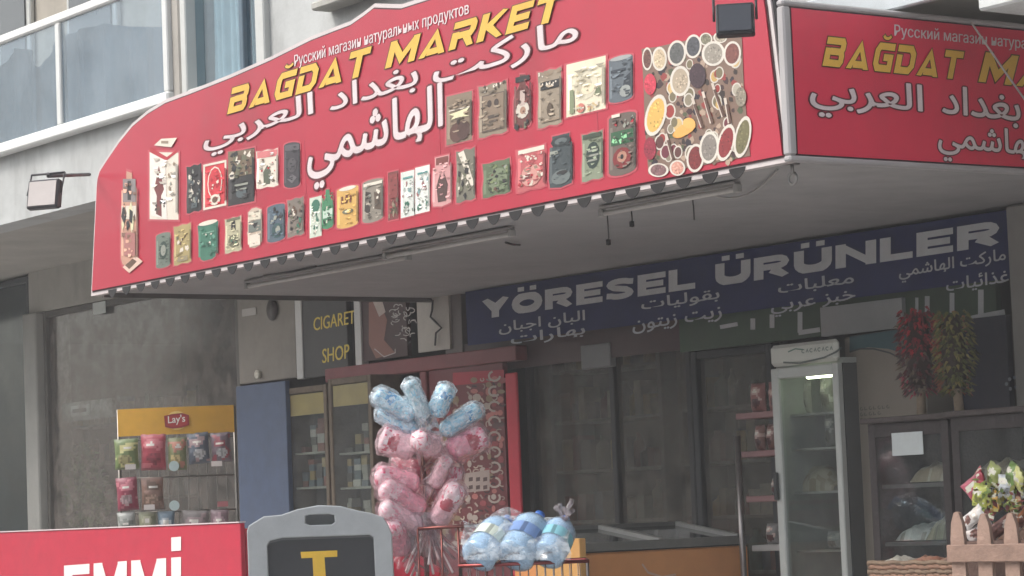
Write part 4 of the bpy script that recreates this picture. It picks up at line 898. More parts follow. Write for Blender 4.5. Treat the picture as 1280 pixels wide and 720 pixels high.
bags = [(146, 176, 549, 587, (118, 134, 84), (206, 200, 140), (176, 168, 120), 'pale green snack bag, first in the top row of the rack'),
        (178, 209, 543, 588, (176, 70, 84), (206, 120, 126), (150, 52, 66), 'pink-red snack bag, second in the top row of the rack'),
        (212, 235, 547, 588, (128, 132, 92), (190, 130, 110), (206, 186, 130), 'olive snack bag in the middle of the top rack row'),
        (238, 264, 541, 580, (96, 104, 116), (176, 150, 150), (196, 196, 196), 'blue-grey snack bag, fourth in the top row of the rack'),
        (267, 291, 541, 578, (112, 96, 104), (150, 72, 82), (186, 186, 186), 'grey and red snack bag at the right end of the top row'),
        (150, 176, 597, 638, (150, 60, 80), (196, 120, 130), (186, 160, 160), 'crimson snack bag at the left of the second rack row'),
        (180, 207, 597, 637, (150, 118, 104), (120, 96, 80), (190, 160, 140), 'tan snack bag second from left in the second rack row'),
        (152, 174, 640, 680, (170, 172, 166), (130, 134, 126), (190, 190, 180), 'pale snack bag at the left end of the bottom row'),
        (177, 198, 640, 680, (146, 148, 120), (180, 178, 150), (120, 120, 100), 'greenish pale snack bag second in the bottom rack row'),
        (201, 221, 639, 680, (112, 132, 146), (180, 186, 190), (150, 160, 166), 'blue-tinted snack bag third in the bottom rack row'),
        (228, 262, 638, 680, (120, 112, 110), (150, 130, 130), (160, 156, 150), 'dull grey snack bag right of the round tag, bottom row'),
        (265, 287, 637, 680, (128, 104, 110), (176, 150, 156), (166, 160, 160), 'mauve snack bag at the right end of the bottom row')]
for i, (x0, x1, yt, yb, c0, c1, c2, lb) in enumerate(bags):
    a = rzloc(x0, yb); b = rzloc(x1, yt); h_ = rzloc((x0+x1)/2, yt).z-rzloc((x0+x1)/2, yb).z; zc = rzloc((x0+x1)/2, yb).z
    M = MR @ Matrix.Translation(((a.x+b.x)/2, -.07, zc)) @ Matrix.Rotation(random.uniform(-.06, .06), 4, 'Y') @ Matrix.Rotation(random.uniform(-.12, .2), 4, 'Z')
    m = MB(); bagshape(m, M, (b.x-a.x)*.98, h_, .075, snackcol(C(*c0), C(*c1), C(*c2), i), i)
    o = m.build('snack_bag', FOIL); tag(o, lb, 'snack bag', 'snack bags hanging on the rack')
for i, (px_, py_, rd, lb) in enumerate(((167, 584, 0, 'white price tag under the first snack bag'), (274, 580, 0, 'white price tag under the last snack bag of the top row'), (191, 634, 0, 'white price tag under the tan snack bag'), (282, 630, 2, 'reddish price tag at the right side of the second row'), (221, 583, 1, 'round pale price disc under the olive snack bag'), (222, 632, 1, 'round bluish price disc in the second rack row'))):
    q = rzloc(px_, py_); m = MB()
    if rd == 1: m.prism([MR @ Vector((q.x+x, -.135, q.z+y)) for x, y in ell(0, 0, .036, .036, 16)], MR.to_3x3() @ Vector((0, .006, 0)), C(190, 208, 206))
    else: m.prism([MR @ Vector((q.x+x, -.135, q.z+y)) for x, y in ((-.037, -.018), (.037, -.018), (.037, .018), (-.037, .018))], MR.to_3x3() @ Vector((0, .005, 0)), C(214, 206, 200) if not rd else C(170, 100, 104))
    m.build('price_tag', PRINT, rack)

# ================================================================== RED COUNTER PANEL (front left)
YE = -3.3
em = thing('red_counter', 'bright red counter front with white capital letters at lower left', 'counter', (X(150, YE), YE, .12))
xe0, xe1 = onY(-120, 665, YE).x, onY(300, 655, YE).x
m = MB(); m.box((xe0, YE, .14), (xe1, YE+.03, 1.15), C(184, 42, 64), bev=.004); m.build('front_panel', PRINT, em)
m = MB(); m.box((xe0, YE-.006, 1.1515), (xe1, YE+.034, 1.158), C(214, 196, 196)); m.build('top_edge', ENAMEL, em)
m = MB(); m.box((xe1-.03, YE+.032, .14), (xe1-.002, YE+.6, 1.12), C(180, 38, 58)); m.box((xe0, YE+.032, 1.09), (xe1-.032, YE+.6, 1.12), C(120, 110, 104)); m.build('body', PAINT, em)
PE = lambda px, py, lay=0.: onY(px, py, YE-.001-.0012*lay)
m = MB(); r, wt = word('', [('E', .8, 0), ('M', 1.0, 0), ('M', 1.0, 0), ('I', .3, 'dot')], .13, .27, .2); putword(m, r, wt, PE, (80, 769), (227, 763), (80, 707), C(238, 226, 222)); m.build('lettering', PRINT, em)

# ================================================================== A-FRAME SIGN
DA = 13.6
a0 = at(310, 700, DA); a1 = at(488, 692, DA); a0.z = a1.z = .12; ax = a1-a0; rz = atan2(ax.y, ax.x); WA = ax.length
MA = Matrix.Translation(a0) @ Matrix.Rotation(rz, 4, 'Z'); MAi = MA.inverted()
af = thing('pavement_board', 'grey plastic pavement board with handle slot and yellow letter on black', 'sign', a0, rz)
lean = lambda z: (z-1.1)*-.14
def A3(x, z, y=0.): return MA @ Vector((x, lean(z)+y-.0, z))
def apx(px, py): q = MAi @ at(px, py, DA); return (q.x, q.z)
o_px = [(310, 735), (310, 664), (312, 658), (330, 647), (352, 645), (372, 638), (398, 633), (425, 634), (448, 640), (464, 643), (478, 648), (484, 658), (488, 668), (491, 735)]
i_px = [(334, 735), (332, 682), (336, 675), (352, 671), (440, 668), (462, 667), (468, 671), (472, 735)]
h_px = [(380, 644), (386, 642), (412, 641), (419, 643), (420, 653), (415, 657), (386, 658), (380, 655)]
O = [apx(*q) for q in o_px]; I = [apx(*q) for q in i_px]; H = [apx(*q) for q in h_px]
O = [(O[0][0], .03)]+O[1:-1]+[(O[-1][0], .03)]; I = [(I[0][0], .03)]+I[1:-1]+[(I[-1][0], .03)]
# frame as a filled curve with a hole, extruded
def filled(loops, fn, depth, col, name, mt, parent, bevel=.006):
    c = bpy.data.curves.new('tmp', 'CURVE'); c.dimensions = '2D'; c.fill_mode = 'BOTH'; c.extrude = depth/2; c.bevel_depth = bevel; c.bevel_resolution = 1
    for lp in loops:
        s = c.splines.new('POLY'); s.points.add(len(lp)-1); s.use_cyclic_u = True
        for i, q in enumerate(lp): s.points[i].co = (q[0], q[1], 0, 1)
    o = bpy.data.objects.new('tmp', c); COL.objects.link(o); dg = bpy.context.evaluated_depsgraph_get(); dg.update(); e = o.evaluated_get(dg); me = e.to_mesh()
    m = MB(); m.add([fn(p.co.x, p.co.y, p.co.z) for p in me.vertices], [list(p.vertices) for p in me.polygons], col)
    e.to_mesh_clear(); bpy.data.objects.remove(o); bpy.data.curves.remove(c); return m.build(name, mt, parent)
outer = O+[(x, z) for x, z in I[::-1]]
filled([outer, H], lambda x, y, z: A3(x, y, z), .035, C(166, 170, 172), 'frame', PLASTIC, af)
m = MB(); q = [A3(x, z, .004) for x, z in I]; m.prism(q, MA.to_3x3() @ Vector((0, .012, 0)), C(52, 54, 58)); m.build('black_panel', PLASTIC, af)
m = MB(); r2 = [(x*1.0, z) for x, z in I[1:-1]]; v, f = ribbon([(x, z-.012) for x, z in r2], .010); m.add([A3(x, z, .0) for x, z in v], f, C(92, 96, 98)); m.build('panel_edge', PLASTIC, af)
tq = lambda px, py: A3(*apx(px, py), -.0012)
m = MB(); m.poly([tq(375, 690), tq(421, 688), tq(421, 696), tq(376, 698)], C(224, 182, 60)); m.poly([MA.to_3x3() @ Vector((0, -.0012, 0))+tq(390, 697), MA.to_3x3() @ Vector((0, -.0012, 0))+tq(405, 696.5), MA.to_3x3() @ Vector((0, -.0012, 0))+tq(408, 745), MA.to_3x3() @ Vector((0, -.0012, 0))+tq(392, 745)], C(224, 182, 60)); m.build('yellow_letter', PRINT, af)
m = MB(); m.prism([A3(x, z, .0)+MA.to_3x3() @ Vector((0, .06+(1.1-z)*.25, 0)) for x, z in O], MA.to_3x3() @ Vector((0, .03, 0)), C(126, 130, 132)); m.build('rear_leaf', PLASTIC, af)

# ================================================================== COTTON CANDY STAND
DC = 14.4
Cc = at(533, 700, DC); 
cs_ = thing('candy_stand', 'slim pole stand holding cotton candy bags beside the pavement board', 'stand', (Cc.x, Cc.y, .12))
m = MB(); m.tube([(Cc.x, Cc.y, .14), (Cc.x, Cc.y, at(533, 520, DC).z)], .014, C(120, 76, 72)); m.build('pole', METAL, cs_)
m = MB(); m.lathe([(0, .0), (.22, 0), (.22, .02), (.03, .05), (0, .05)], Matrix.Translation((Cc.x, Cc.y, .12)), C(80, 76, 74)); m.build('base', METAL, cs_)
DIRV = Vector((0, 0, 0))
def candy(pa, pb, wpx, col1, col2, label, film_m, dz=0., heart=False, seed=0):
    """capsule bag from photo point pa (tied end) to pb, at depth DC+dz"""
    A = at(*pa, DC+dz*.4); B = at(*pb, DC+dz); ax_ = (B-A); L = ax_.length; ax_.normalize()
    toward = (CAM-A).normalized(); s1 = ax_.cross(toward).normalized(); s2 = s1.cross(ax_).normalized()
    r = wpx*(.93 if seed > 4 else .95)/2/F*(DC+dz); sd_ = seed*7.3
    o = thing('cotton_candy_bag', label, 'cotton candy', (A.x, A.y, min(A.z, B.z)), 0, 'cotton candy bags on the stand')
    n_, k_ = 40, 40; m = MB()
    def f(u, v):
        th = 2*pi*u; t = v
        rr = r*(min(1, (1-(max(0, .16-t)/.16)**2))**.5*.999 if t < .16 else max(0, 1-(max(0, t-.86)/.14)**2)**.5)
        rr = max(rr, r*.03); rr *= 1+.12*noise3((cos(th)*1.4+sd_, sin(th)*1.4, t*4))+.07*noise3((cos(th)*3.4+sd_, sin(th)*3.4, t*9))+.05*abs(sin(th*3+t*7+sd_))
        return A+ax_*(L*t)+(s1*cos(th)+s2*sin(th))*rr
    def cf(u, v):
        th = 2*pi*u; a = noise3((cos(th)*3.6+sd_, sin(th)*3.6, v*11))+.35*noise3((cos(th)*9+sd_, sin(th)*9, v*24)); 
        if heart and abs(v-.62) < .14 and abs(((u-.25+.5) % 1)-.5) < .11*(1.25-abs(v-.56)*5): return C(176, 34, 64)
        if seed < 5: return col2 if (a > .55 or (a > -.1 and .55 < v < .75 and 0 < u < .3)) else (tuple(c*.4+.56 for c in col1) if a < .0 else col1)
        if v > .66: return col2 if a > .3 else (tuple(c*.4+.5 for c in col1) if a < .05 else col1)
        return tuple(c*.86 for c in col1) if a > .25 else (tuple(min(1, c*1.12) for c in col1) if a < -.2 else col1)
    m.grid(f, n_, k_, cf); m.build('candy_filling', CANDY, o)
    # loose clear film with gathered skirt
    m = MB()
    def g_(u, v):
        th = 2*pi*u; t = -.22+1.3*v
        rr = r*(1.2 if .12 < t < .95 else 1.0)
        if t < .12: rr = r*(.25+.85*max(0, t)/.12) if t > 0 else r*(.25+.9*min(1, -t*5))
        if t > .95: rr = r*(1.2-(t-.95)*6)
        rr *= 1+.13*sin(th*6+sd_+t*2)*(.5+abs(t-.4))+.2*noise3((cos(th)*3+sd_, sin(th)*3, t*7))
        return A+ax_*(L*t)+(s1*cos(th)+s2*sin(th))*max(rr, .004)
    m.grid(g_, 36, 22, (.5, .5, .5), 0, False); m.build('clear_wrap', film_m, o)
    m = MB(); m.tube([Vector((Cc.x, Cc.y, min(A.z-.1, at(533, 540, DC).z))), A-ax_*.03, A+ax_*(L*.1)], .004, C(196, 170, 150), n=5); m.build('stick', WOOD, o)
BL1, BL2 = C(166, 216, 236), C(84, 160, 210); PK1, PK2 = C(232, 158, 176), C(206, 66, 104); PW = C(240, 206, 214)
data = [((520, 520), (468, 492), 25, BL1, BL2, 'upper left pale blue bag of cotton candy, leaning far left', FILMB, .0, 0),
        ((522, 541), (474, 511), 25, BL1, BL2, 'lower left blue bag of cotton candy with a dark blue mark', FILMB, .1, 0),
        ((531, 526), (511, 475), 21, C(170, 200, 208), BL1, 'greyish blue upright cotton candy bag at the top of the stand', FILMB, -.02, 0),
        ((542, 521), (561, 481), 23, BL1, BL2, 'blue cotton candy bag tilted right with a blue patch near its top', FILMB, .05, 0),
        ((551, 542), (600, 509), 22, BL1, BL2, 'slim pale blue cotton candy bag pointing to the right', FILMB, .12, 0),
        ((520, 562), (474, 548), 34, PW, PK2, 'pink and white cotton candy bag directly below the blue ones at left', FILMP, .0, 1),
        ((545, 560), (520, 548), 26, PW, PK2, 'pale dotted cotton candy bag facing forward near the middle', FILMP, -.25, 0),
        ((560, 566), (608, 544), 32, PK1, PK2, 'pink cotton candy bag with a red mark at the right shoulder', FILMP, .1, 1),
        ((524, 606), (468, 594), 30, PK1, PK2, 'pink cotton candy bag lying level at the left middle', FILMP, -.1, 0),
        ((528, 590), (492, 574), 22, C(206, 110, 130), PK1, 'darker pink cotton candy bag tucked behind the level one', FILMP, .2, 0),
        ((530, 640), (476, 606), 29, PK1, PW, 'pink cotton candy bag below the level one, sloping down right', FILMP, -.15, 0),
        ((527, 662), (476, 632), 27, PW, PK1, 'light pink cotton candy bag sloping down at lower left', FILMP, -.2, 0),
        ((504, 690), (486, 652), 30, PK1, PK2, 'lowest pink cotton candy bag beside the pavement board', FILMP, -.22, 0),
        ((542, 610), (560, 570), 19, PW, PK1, 'narrow pale pink cotton candy bag standing right of the pole', FILMP, -.05, 0),
        ((548, 632), (572, 584), 24, PK1, PK2, 'upright pink cotton candy bag right of centre', FILMP, .08, 0),
        ((546, 655), (573, 606), 28, PW, PK2, 'pale cotton candy bag with a dark red heart, right of the pole', FILMP, -.2, 1),
        ((540, 580), (536, 548), 30, C(196, 140, 140), PK1, 'dusty pink cotton candy bag in the middle behind the others', FILMP, .15, 0),
        ((536, 630), (512, 600), 30, C(200, 130, 140), PK1, 'dusty pink cotton candy bag hidden in the centre of the bunch', FILMP, .15, 0)]
for i, d in enumerate(data): candy(d[0], d[1], d[2], d[3], d[4], d[5], d[6], d[7], d[8], i)
# gathered clear film and stems at the bottom of the bunch
m = MB(); rnd = random.Random(9)
for i in range(18):
    a_ = at(533+rnd.uniform(-8, 8), 650, DC); b_ = at(rnd.uniform(500, 590), rnd.uniform(690, 735), DC-.15+rnd.uniform(-.1, .1)); mid = a_.lerp(b_, .5)+Vector((0, 0, -.02))
    m.tube([a_, mid, b_], [.003, .004, .007], rnd.choice([C(206, 176, 174), C(186, 150, 150), C(222, 206, 204)]), n=5)
m.build('bag_stems', PLASTIC, cs_)
m = MB()
m.grid(lambda u, v: at(505+75*u*(.5+.5*v)+10*sin(u*14), 640+75*v, DC-.1-.05*sin(u*17+v*3)-.06*v), 22, 8, (.5, .5, .5)); m.build('gathered_film', FILM, cs_)

# ================================================================== WIRE TROLLEY WITH WATER
DT = 13.9
def T(px, py, d=0.): return at(px, py, DT+d)
tro = thing('wire_trolley', 'red rimmed wire basket trolley holding big water bottles', 'trolley', (T(640, 720).x, T(640, 720).y, .12))
RM = C(150, 74, 72)
zr = T(640, 705).z
b0 = T(574, 703); b1 = T(735, 694); b0.z = b1.z = zr; bx = (b1-b0); wB = bx.length; bx.normalize(); by = Vector((-bx.y, bx.x, 0))
dB = .52
c_ = [b0, b1, b1+by*dB, b0+by*dB]
m = MB(); m.tube(c_+[c_[0], c_[0]+bx*.02], .010, RM); m.build('rim', METAL, tro)
# back high rail seen behind
ra, rb = at(522, 661, DT+.3), at(606, 656, DT+.3)
m = MB(); m.tube([ra, rb], .009, C(140, 84, 78)); 
for t in (0, .35, .6, 1): q = ra.lerp(rb, t); m.tube([q, Vector((q.x, q.y, .5))], .006, C(140, 84, 78))
m.build('push_handle', METAL, tro)
for s, (pa, pb) in enumerate(((c_[0], c_[1]), (c_[1], c_[2]), (c_[2], c_[3]), (c_[3], c_[0]))):
    m = MB(); nn = 15 if s % 2 == 0 else 9
    for i in range(nn+1): q = pa.lerp(pb, i/nn); m.tube([q, q+Vector((0, 0, -.4))], .0028, C(150, 140, 136), n=4)
    for i in range(1, 5): m.tube([pa+Vector((0, 0, -.1*i)), pb+Vector((0, 0, -.1*i))], .0028, C(150, 140, 136), n=4)
    m.build('wire_side', METAL, tro)
m = MB(); m.prism([q+Vector((0, 0, -.4)) for q in c_], (0, 0, -.01), C(120, 112, 110)); m.build('basket_floor', METAL, tro)
lg = [q+Vector((0, 0, -.41)) for q in c_]
for q in lg:
    m = MB(); m.tube([q, Vector((q.x, q.y, .2))], .011, C(120, 110, 108)); l_ = m.build('leg', METAL, tro)
    m = MB(); m.lathe([(0, -.015), (.05, -.015), (.05, .015), (0, .015)], Matrix.Translation((q.x, q.y, .17)) @ Matrix.Rotation(radians(90), 4, 'X'), C(40, 40, 42), n=14); m.build('wheel', PLASTIC, l_)
# red logo tag on rim
m = MB(); q = T(714, 690, -.06); m.box((q.x-.06, q.y-.002, q.z-.016), (q.x+.06, q.y+.002, q.z+.016), C(190, 60, 60)); 
tag_ = None
def bottle(pa, pb, rpx, lab, label, seed):
    """large ribbed water bottle: pa base centre, pb cap end (photo points)"""
    A = at(pa[0], pa[1], DT-.02); B = at(pb[0], pb[1], DT+.22); ax_ = (B-A).normalized(); L = (B-A).length
    R_ = rpx/F*DT; rot = Vector((0, 0, 1)).rotation_difference(ax_).to_matrix().to_4x4(); M = Matrix.Translation(A) @ rot
    o = thing('water_bottle', label, 'water bottle', (A.x, A.y, A.z-R_), 0, 'big water bottles in the trolley')
    prof_ = [(0, .03*L), (R_*.5, .0), (R_*.88, .015*L), (R_, .06*L)]
    for i in range(18):
        t = .08+.6*i/17; prof_.append((R_*(1-.035*(i % 2)), L*t))
    prof_ += [(R_*.94, L*.72), (R_*.75, L*.82), (R_*.45, L*.9), (R_*.22, L*.94), (R_*.22, L)]
    m = MB(); m.lathe(prof_, M, (.3, .5, .7), n=28); m.build('bottle_body', WATER, o)
    m = MB(); m.lathe([(max(0, p[0]-.006), p[1]+.002) for p in prof_[:-3]]+[(0, L*.83)], M, C(206, 222, 236), n=20); m.build('water', mat('water_fill', .1, .05, 4, spec=.8), o)
    m = MB(); m.lathe([(R_*1.012, L*.3), (R_*1.014, L*.52)], M, lab, n=28, colf=lambda u, v: lab if (v*7 % 1) > .16 else tuple(c*.5 for c in lab)); m.build('label', PRINT, o)
    m = MB(); m.lathe([(0, L*1.04), (R_*.26, L*1.04), (R_*.27, L*.97), (R_*.22, L*.965)], M, C(60, 110, 190), n=16); m.build('cap', PLASTIC, o)
    m = MB(); v, f = ribbon(arc(0, 0, R_*.62, R_*.3, 200, 340, 7), .012); m.add([M @ Vector((p[0], p[1], -.004)) for p in v], f, C(30, 50, 80)); m.build('carry_handle', PLASTIC, o)
bottle((596, 698), (634, 650), 24, C(214, 224, 212), 'left water bottle in the trolley with a whitish label', 1)
bottle((642, 698), (674, 645), 26, C(120, 150, 200), 'middle water bottle in the trolley with a blue label', 2)
bottle((684, 697), (706, 650), 22, C(140, 200, 214), 'right water bottle in the trolley with a light turquoise label', 3)
m = MB()
def wrap(u, v):
    x = 578+134*u; ytop = 650-12*sin(pi*min(1, max(0, (u-.15)/.7)))+5*sin(u*12); y = ytop+(700-ytop)*v
    return at(x+2*sin(v*9), y, DT-.14+.34*(1-v)**1.5+.03*noise3((u*8, v*8, 1)))
m.grid(wrap, 26, 12, (.5, .5, .5)); tag(m.build('plastic_wrap', FILMB), 'crinkled clear shrink wrap draped over the water bottles', 'wrap')
# twisted knot of wrap at right
m = MB(); kb = at(706, 652, DT+.1)
for i in range(7): m.tube([kb, kb+Vector((.02*cos(i), .02*sin(i), .03)), kb+Vector((.05*cos(i*1.3), .05*sin(i*1.3), .05+.01*i))], [.012, .006, .014], C(190, 194, 200), n=5)
tag(m.build('wrap_knot', FILM), 'twisted end of clear wrap right of the water bottles', 'wrap')

# red patch and boxes low behind the board
Yq = at(505, 700, 14.9)
m = MB(); q0, q1 = at(486, 690, 14.9), at(548, 690, 14.9)
m.prism([Vector((q0.x, q0.y, .12)), Vector((q1.x, q1.y, .12)), Vector((q1.x, q1.y, at(540, 712, 14.9).z)), Vector((q0.x, q0.y, at(489, 672, 14.9).z))], f0*.3, C(206, 46, 70)); tag(m.build('red_box', PRINT), 'plain red box low between the pavement board and the candy', 'box')

# ================================================================== CHEST FREEZER
FX1 = onX(727, 681, -12.17); fx0, fx1 = -12.83, -12.17; fy0 = onX(727, 681, fx1).y; fy1 = onX(935, 669, fx1).y
zf = onX(727, 682, fx1).z
fz = thing('chest_freezer', 'orange-fronted chest freezer with grey framed sloping glass lids', 'freezer', ((fx0+fx1)/2, (fy0+fy1)/2, .12))
OR = C(222, 154, 96)
m = MB(); m.box((fx0, fy0, .2), (fx1, fy1, zf-.045), OR, bev=.012); m.build('body', ENAMEL, fz)
m = MB(); v, f = ribbon([(fy0+.42, zf-.12), (fy0+.46, zf-.17), (fy0+.56, zf-.2), (fy0+.66, zf-.19)], .012); m.add([(fx1+.002, a_, b_) for a_, b_ in v], f, C(214, 176, 150)); m.build('scratch_decal', PRINT, fz)
m = MB(); m.box((fx1+.0015, fy0+.004, .25), (fx1+.004, fy0+.006, .3), OR); 
m = MB(); gz = C(120, 120, 116); dz_ = .1
top_ = lambda x, y, h=0.: Vector((x, y, zf+(fx1-x)/(fx1-fx0)*dz_+h))
def bar(a_, b_, w_, h_=.03, col=gz):
    d = (b_-a_).normalized(); s_ = Vector((-d.y, d.x, 0)).normalized()*w_/2
    mm = MB(); mm.prism([a_-s_, b_-s_, b_+s_, a_+s_], (0, 0, h_), col); return mm
bar(top_(fx1-.02, fy0, -.04), top_(fx1-.02, fy1, -.04), .045, .05).build('front_rail', PAINT, fz)
bar(top_(fx0+.02, fy0, -.04), top_(fx0+.02, fy1, -.04), .045, .05).build('back_rail', PAINT, fz)
for y in (fy0+.025, (fy0+fy1)/2, fy1-.025): bar(top_(fx0+.045, y, -.036), top_(fx1-.045, y, -.036), .04, .048, C(150, 150, 146)).build('cross_rail', PAINT, fz)
m = MB(); m.prism([(fx0, fy0+.002, zf-.043), (fx1, fy0+.002, zf-.043), (fx0, fy0+.002, zf+dz_-.045)], (0, fy1-fy0-.004, 0), C(110, 104, 96)); m.build('lid_wedge', PAINT, fz)
for y0_, y1_ in ((fy0+.05, (fy0+fy1)/2-.025), ((fy0+fy1)/2+.025, fy1-.05)):
    m = MB(); m.poly([top_(fx0+.045, y0_, -.01), top_(fx1-.045, y0_, -.01), top_(fx1-.045, y1_, -.01), top_(fx0+.045, y1_, -.01)], C(40, 46, 48)); m.build('glass_lid', mat('freezer_glass', .08, .1, 4, spec=.9), fz)
bx_ = MB(); q0 = onY(701, 675, fy0-.25); q1 = onY(727, 673, fy0-.25)
q1 = onY(724, 673, fy0-.1)
bx_.box((q1.x-.42, fy0-.1, .12), (q1.x, fy0-.055, onY(727, 673, fy0-.1).z), C(216, 166, 100), bev=.004)
cb = bx_.build('carton', PAINT); tag(cb, 'yellow-orange carton in front of the freezer, right of the bottles', 'carton')

# ================================================================== MIDDLE GLAZING AND INTERIOR
zt3 = ZC-.03
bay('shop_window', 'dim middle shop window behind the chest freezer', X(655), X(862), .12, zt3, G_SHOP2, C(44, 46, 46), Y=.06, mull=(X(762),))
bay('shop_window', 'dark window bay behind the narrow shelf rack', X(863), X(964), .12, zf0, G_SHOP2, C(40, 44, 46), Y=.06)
m = MB(); a, b = onY(728, 462, -.02), onY(763, 428, -.02); m.box((a.x, -.03, a.z), (b.x, .02, b.z), C(126, 128, 128), bev=.005); tag(m.build('meter_box', PLASTIC), 'small grey box fixed under the banner, above the freezer', 'box')
def shelving(label, x0, x1, Y, zmax, seed, dense=True):
    o = thing('shop_shelving', label, 'shelving', ((x0+x1)/2, Y, .12)); rnd = random.Random(seed)
    m = MB(); m.box((x0, Y, .14), (x0+.04, Y+.4, zmax), C(96, 90, 84)); m.box((x1-.04, Y, .14), (x1, Y+.4, zmax), C(96, 90, 84)); m.box((x0+.04, Y+.37, .14), (x1-.04, Y+.4, zmax), C(80, 76, 70)); m.build('frame', PAINT, o)
    z = .35
    g_ = MB()
    while z < zmax-.1:
        m = MB(); m.box((x0+.042, Y+.0, z-.02), (x1-.042, Y+.365, z), C(130, 124, 116)); m.build('shelf', PAINT, o)
        x = x0+.06
        while x < x1-.16:
            w_ = rnd.uniform(.05, .13); h_ = rnd.uniform(.12, .27); c = rnd.choice([C(150, 130, 100), C(120, 60, 54), C(84, 104, 84), C(176, 166, 150), C(90, 96, 112), C(170, 140, 76), C(60, 56, 54)])
            if rnd.random() < .5: g_.box((x, Y+.05, z+.002), (x+w_, Y+.2, z+h_), c)
            else: g_.lathe([(0, 0), (w_/2, 0), (w_/2, h_*.7), (w_*.2, h_*.85), (w_*.2, h_), (0, h_)], Matrix.Translation((x+w_/2, Y+.12, z+.002)), c, n=8)
            x += w_+rnd.uniform(.004, .04)
        z += .36
    q = g_.build('mixed_groceries', PLASTIC, o); q['kind'] = 'stuff'
shelving('long dim grocery shelving inside behind the freezer', X(690, 1.2), X(830, 1.2), 1.2, 2.3, 4)
shelving('second dim grocery shelving deeper inside on the right', X(850, 1.0), X(985, 1.0), 1.0, 2.2, 5)
shelving('dim grocery shelving inside the wide left window', X(70, 1.4), X(250, 1.4), 1.4, 2.4, 6)
shelving('dim grocery shelving visible through the doorway', X(480, 1.6), X(640, 1.6), 1.6, 2.2, 8)
# added shrub standing in for a tree reflected in the left window
pt = thing('reflection_shrub', 'added leafy green shrub in place of a tree reflection in the left window', 'reflection stand-in', (X(118, .45), .5, .12))
m = MB(); m.lathe([(0, 0), (.16, 0), (.2, .35), (.17, .35), (0, .33)], Matrix.Translation((X(118, .45), .55, .12)), C(110, 80, 66), n=16); m.build('pot', PLASTIC, pt)
m = MB(); m.tube([(X(118, .45), .55, .4), (X(118, .45)+.02, .55, 1.3)], .02, C(80, 64, 48)); m.build('stem', WOOD, pt)
m = MB(); rnd = random.Random(2)
for i in range(900):
    th = rnd.uniform(0, 6.28); r_ = sqrt(rnd.random()); z_ = rnd.uniform(-1, 1); rr = sqrt(1-z_*z_)
    c0_ = Vector((X(118, .45)+.36*r_*rr*cos(th), .34+.2*r_*rr*sin(th), 1.35+.55*z_)); s_ = .045; a = Vector((rnd.gauss(0, 1), rnd.gauss(0, 1), rnd.gauss(0, 1))).normalized(); b = a.orthogonal().normalized()
    m.poly([c0_-a*s_, c0_+b*s_*.4, c0_+a*s_, c0_-b*s_*.4], rnd.choice([C(120, 146, 100), C(100, 130, 86), C(146, 166, 116)]))
m.build('foliage', LEAF, pt)

# ---- narrow rack with pinkish shelves
YR = -.3
rr_ = thing('narrow_shelf_rack', 'narrow rack with pale pink shelves left of the glass fridge', 'rack', (X(947, YR), YR, .12))
x0, x1 = X(921, YR), X(975, YR)
m = MB(); m.box((x0, YR+.28, .14), (x1, YR+.3, Z(921, 480, YR)), C(62, 58, 58)); m.build('back_panel', PAINT, rr_)
m = MB(); m.tube([(X(919, YR-.1), YR-.08, .14), (X(919, YR-.1), YR-.08, Z(919, 545, YR-.1))], .018, C(146, 140, 138)); m.build('front_post', METAL, rr_)
goods = []
for i, py in enumerate((517, 565, 621, 682)):
    z_ = Z(921, py, YR); m = MB(); m.box((x0+i*.03, YR, z_-.035), (x1, YR+.275, z_), C(150, 112, 112) if i < 3 else C(160, 158, 156), bev=.004); m.build('shelf', PAINT, rr_)
    goods.append(z_)
specs = [(0, [(926, 944), (948, 973)], .17, (150, 96, 92)), (1, [(930, 941), (945, 956), (957, 971)], .15, (140, 104, 96)), (2, [(948, 958), (960, 970)], .1, (120, 130, 130)), (3, [(938, 952), (955, 970)], .12, (130, 126, 124))]
for k_, lst, h_, c in specs:
    for j, (pa, pb) in enumerate(lst):
        xa, xb = X(pa, YR), X(pb, YR); m = MB()
        bagshape(m, Matrix.Translation(((xa+xb)/2, YR+.1, goods[k_]+.001)), (xb-xa), h_, .08, snackcol(C(*c), C(196, 170, 160), C(90, 50, 50), 40+k_*5+j), 60+k_*5+j)
        o = m.build('snack_packet', FOIL); tag(o, '%s packet on the %s shelf of the narrow pink rack' % (('left', 'middle', 'right')[j] if len(lst) == 3 else ('left', 'right')[j], ('top', 'second', 'third', 'bottom')[k_]), 'packet', 'packets on the narrow rack')
# ---- glass door fridge
YF = -.42
x0, x1 = X(975, YF), X(1059, YF); zt4 = Z(973, 432, YF); zh4 = Z(975, 461, YF)
fr_ = thing('drinks_fridge', 'tall grey glass-door fridge with a white header and a lit strip', 'fridge', ((x0+x1)/2, YF+.25, .12))
FCc = C(176, 180, 176); t = .06
m = MB(); m.box((x0, YF, .16), (x0+.03, YF+.5, zh4), FCc); m.box((x1-.03, YF, .16), (x1, YF+.5, zh4), C(90, 92, 92)); m.box((x0+.03, YF+.46, .16), (x1-.03, YF+.5, zh4), C(120, 122, 120)); m.box((x0, YF+.0, zh4+.002), (x1, YF+.5, zh4+.03), FCc); m.build('cabinet', ENAMEL, fr_)
m = MB(); m.box((x0, YF-.05, zh4+.01), (x1, YF-.002, zt4), C(206, 208, 200), bev=.02); hd = m.build('header', ENAMEL, fr_)
PFz = lambda px, py, lay=0.: onY(px, py, YF-.0515-.0012*lay)
m = MB(); v, f = ribbon([(979, 453), (1000, 454), (1030, 447), (1045, 440), (1052, 434)], 2.2); m.add([PFz(*q, 1) for q in v], f, C(100, 108, 104))
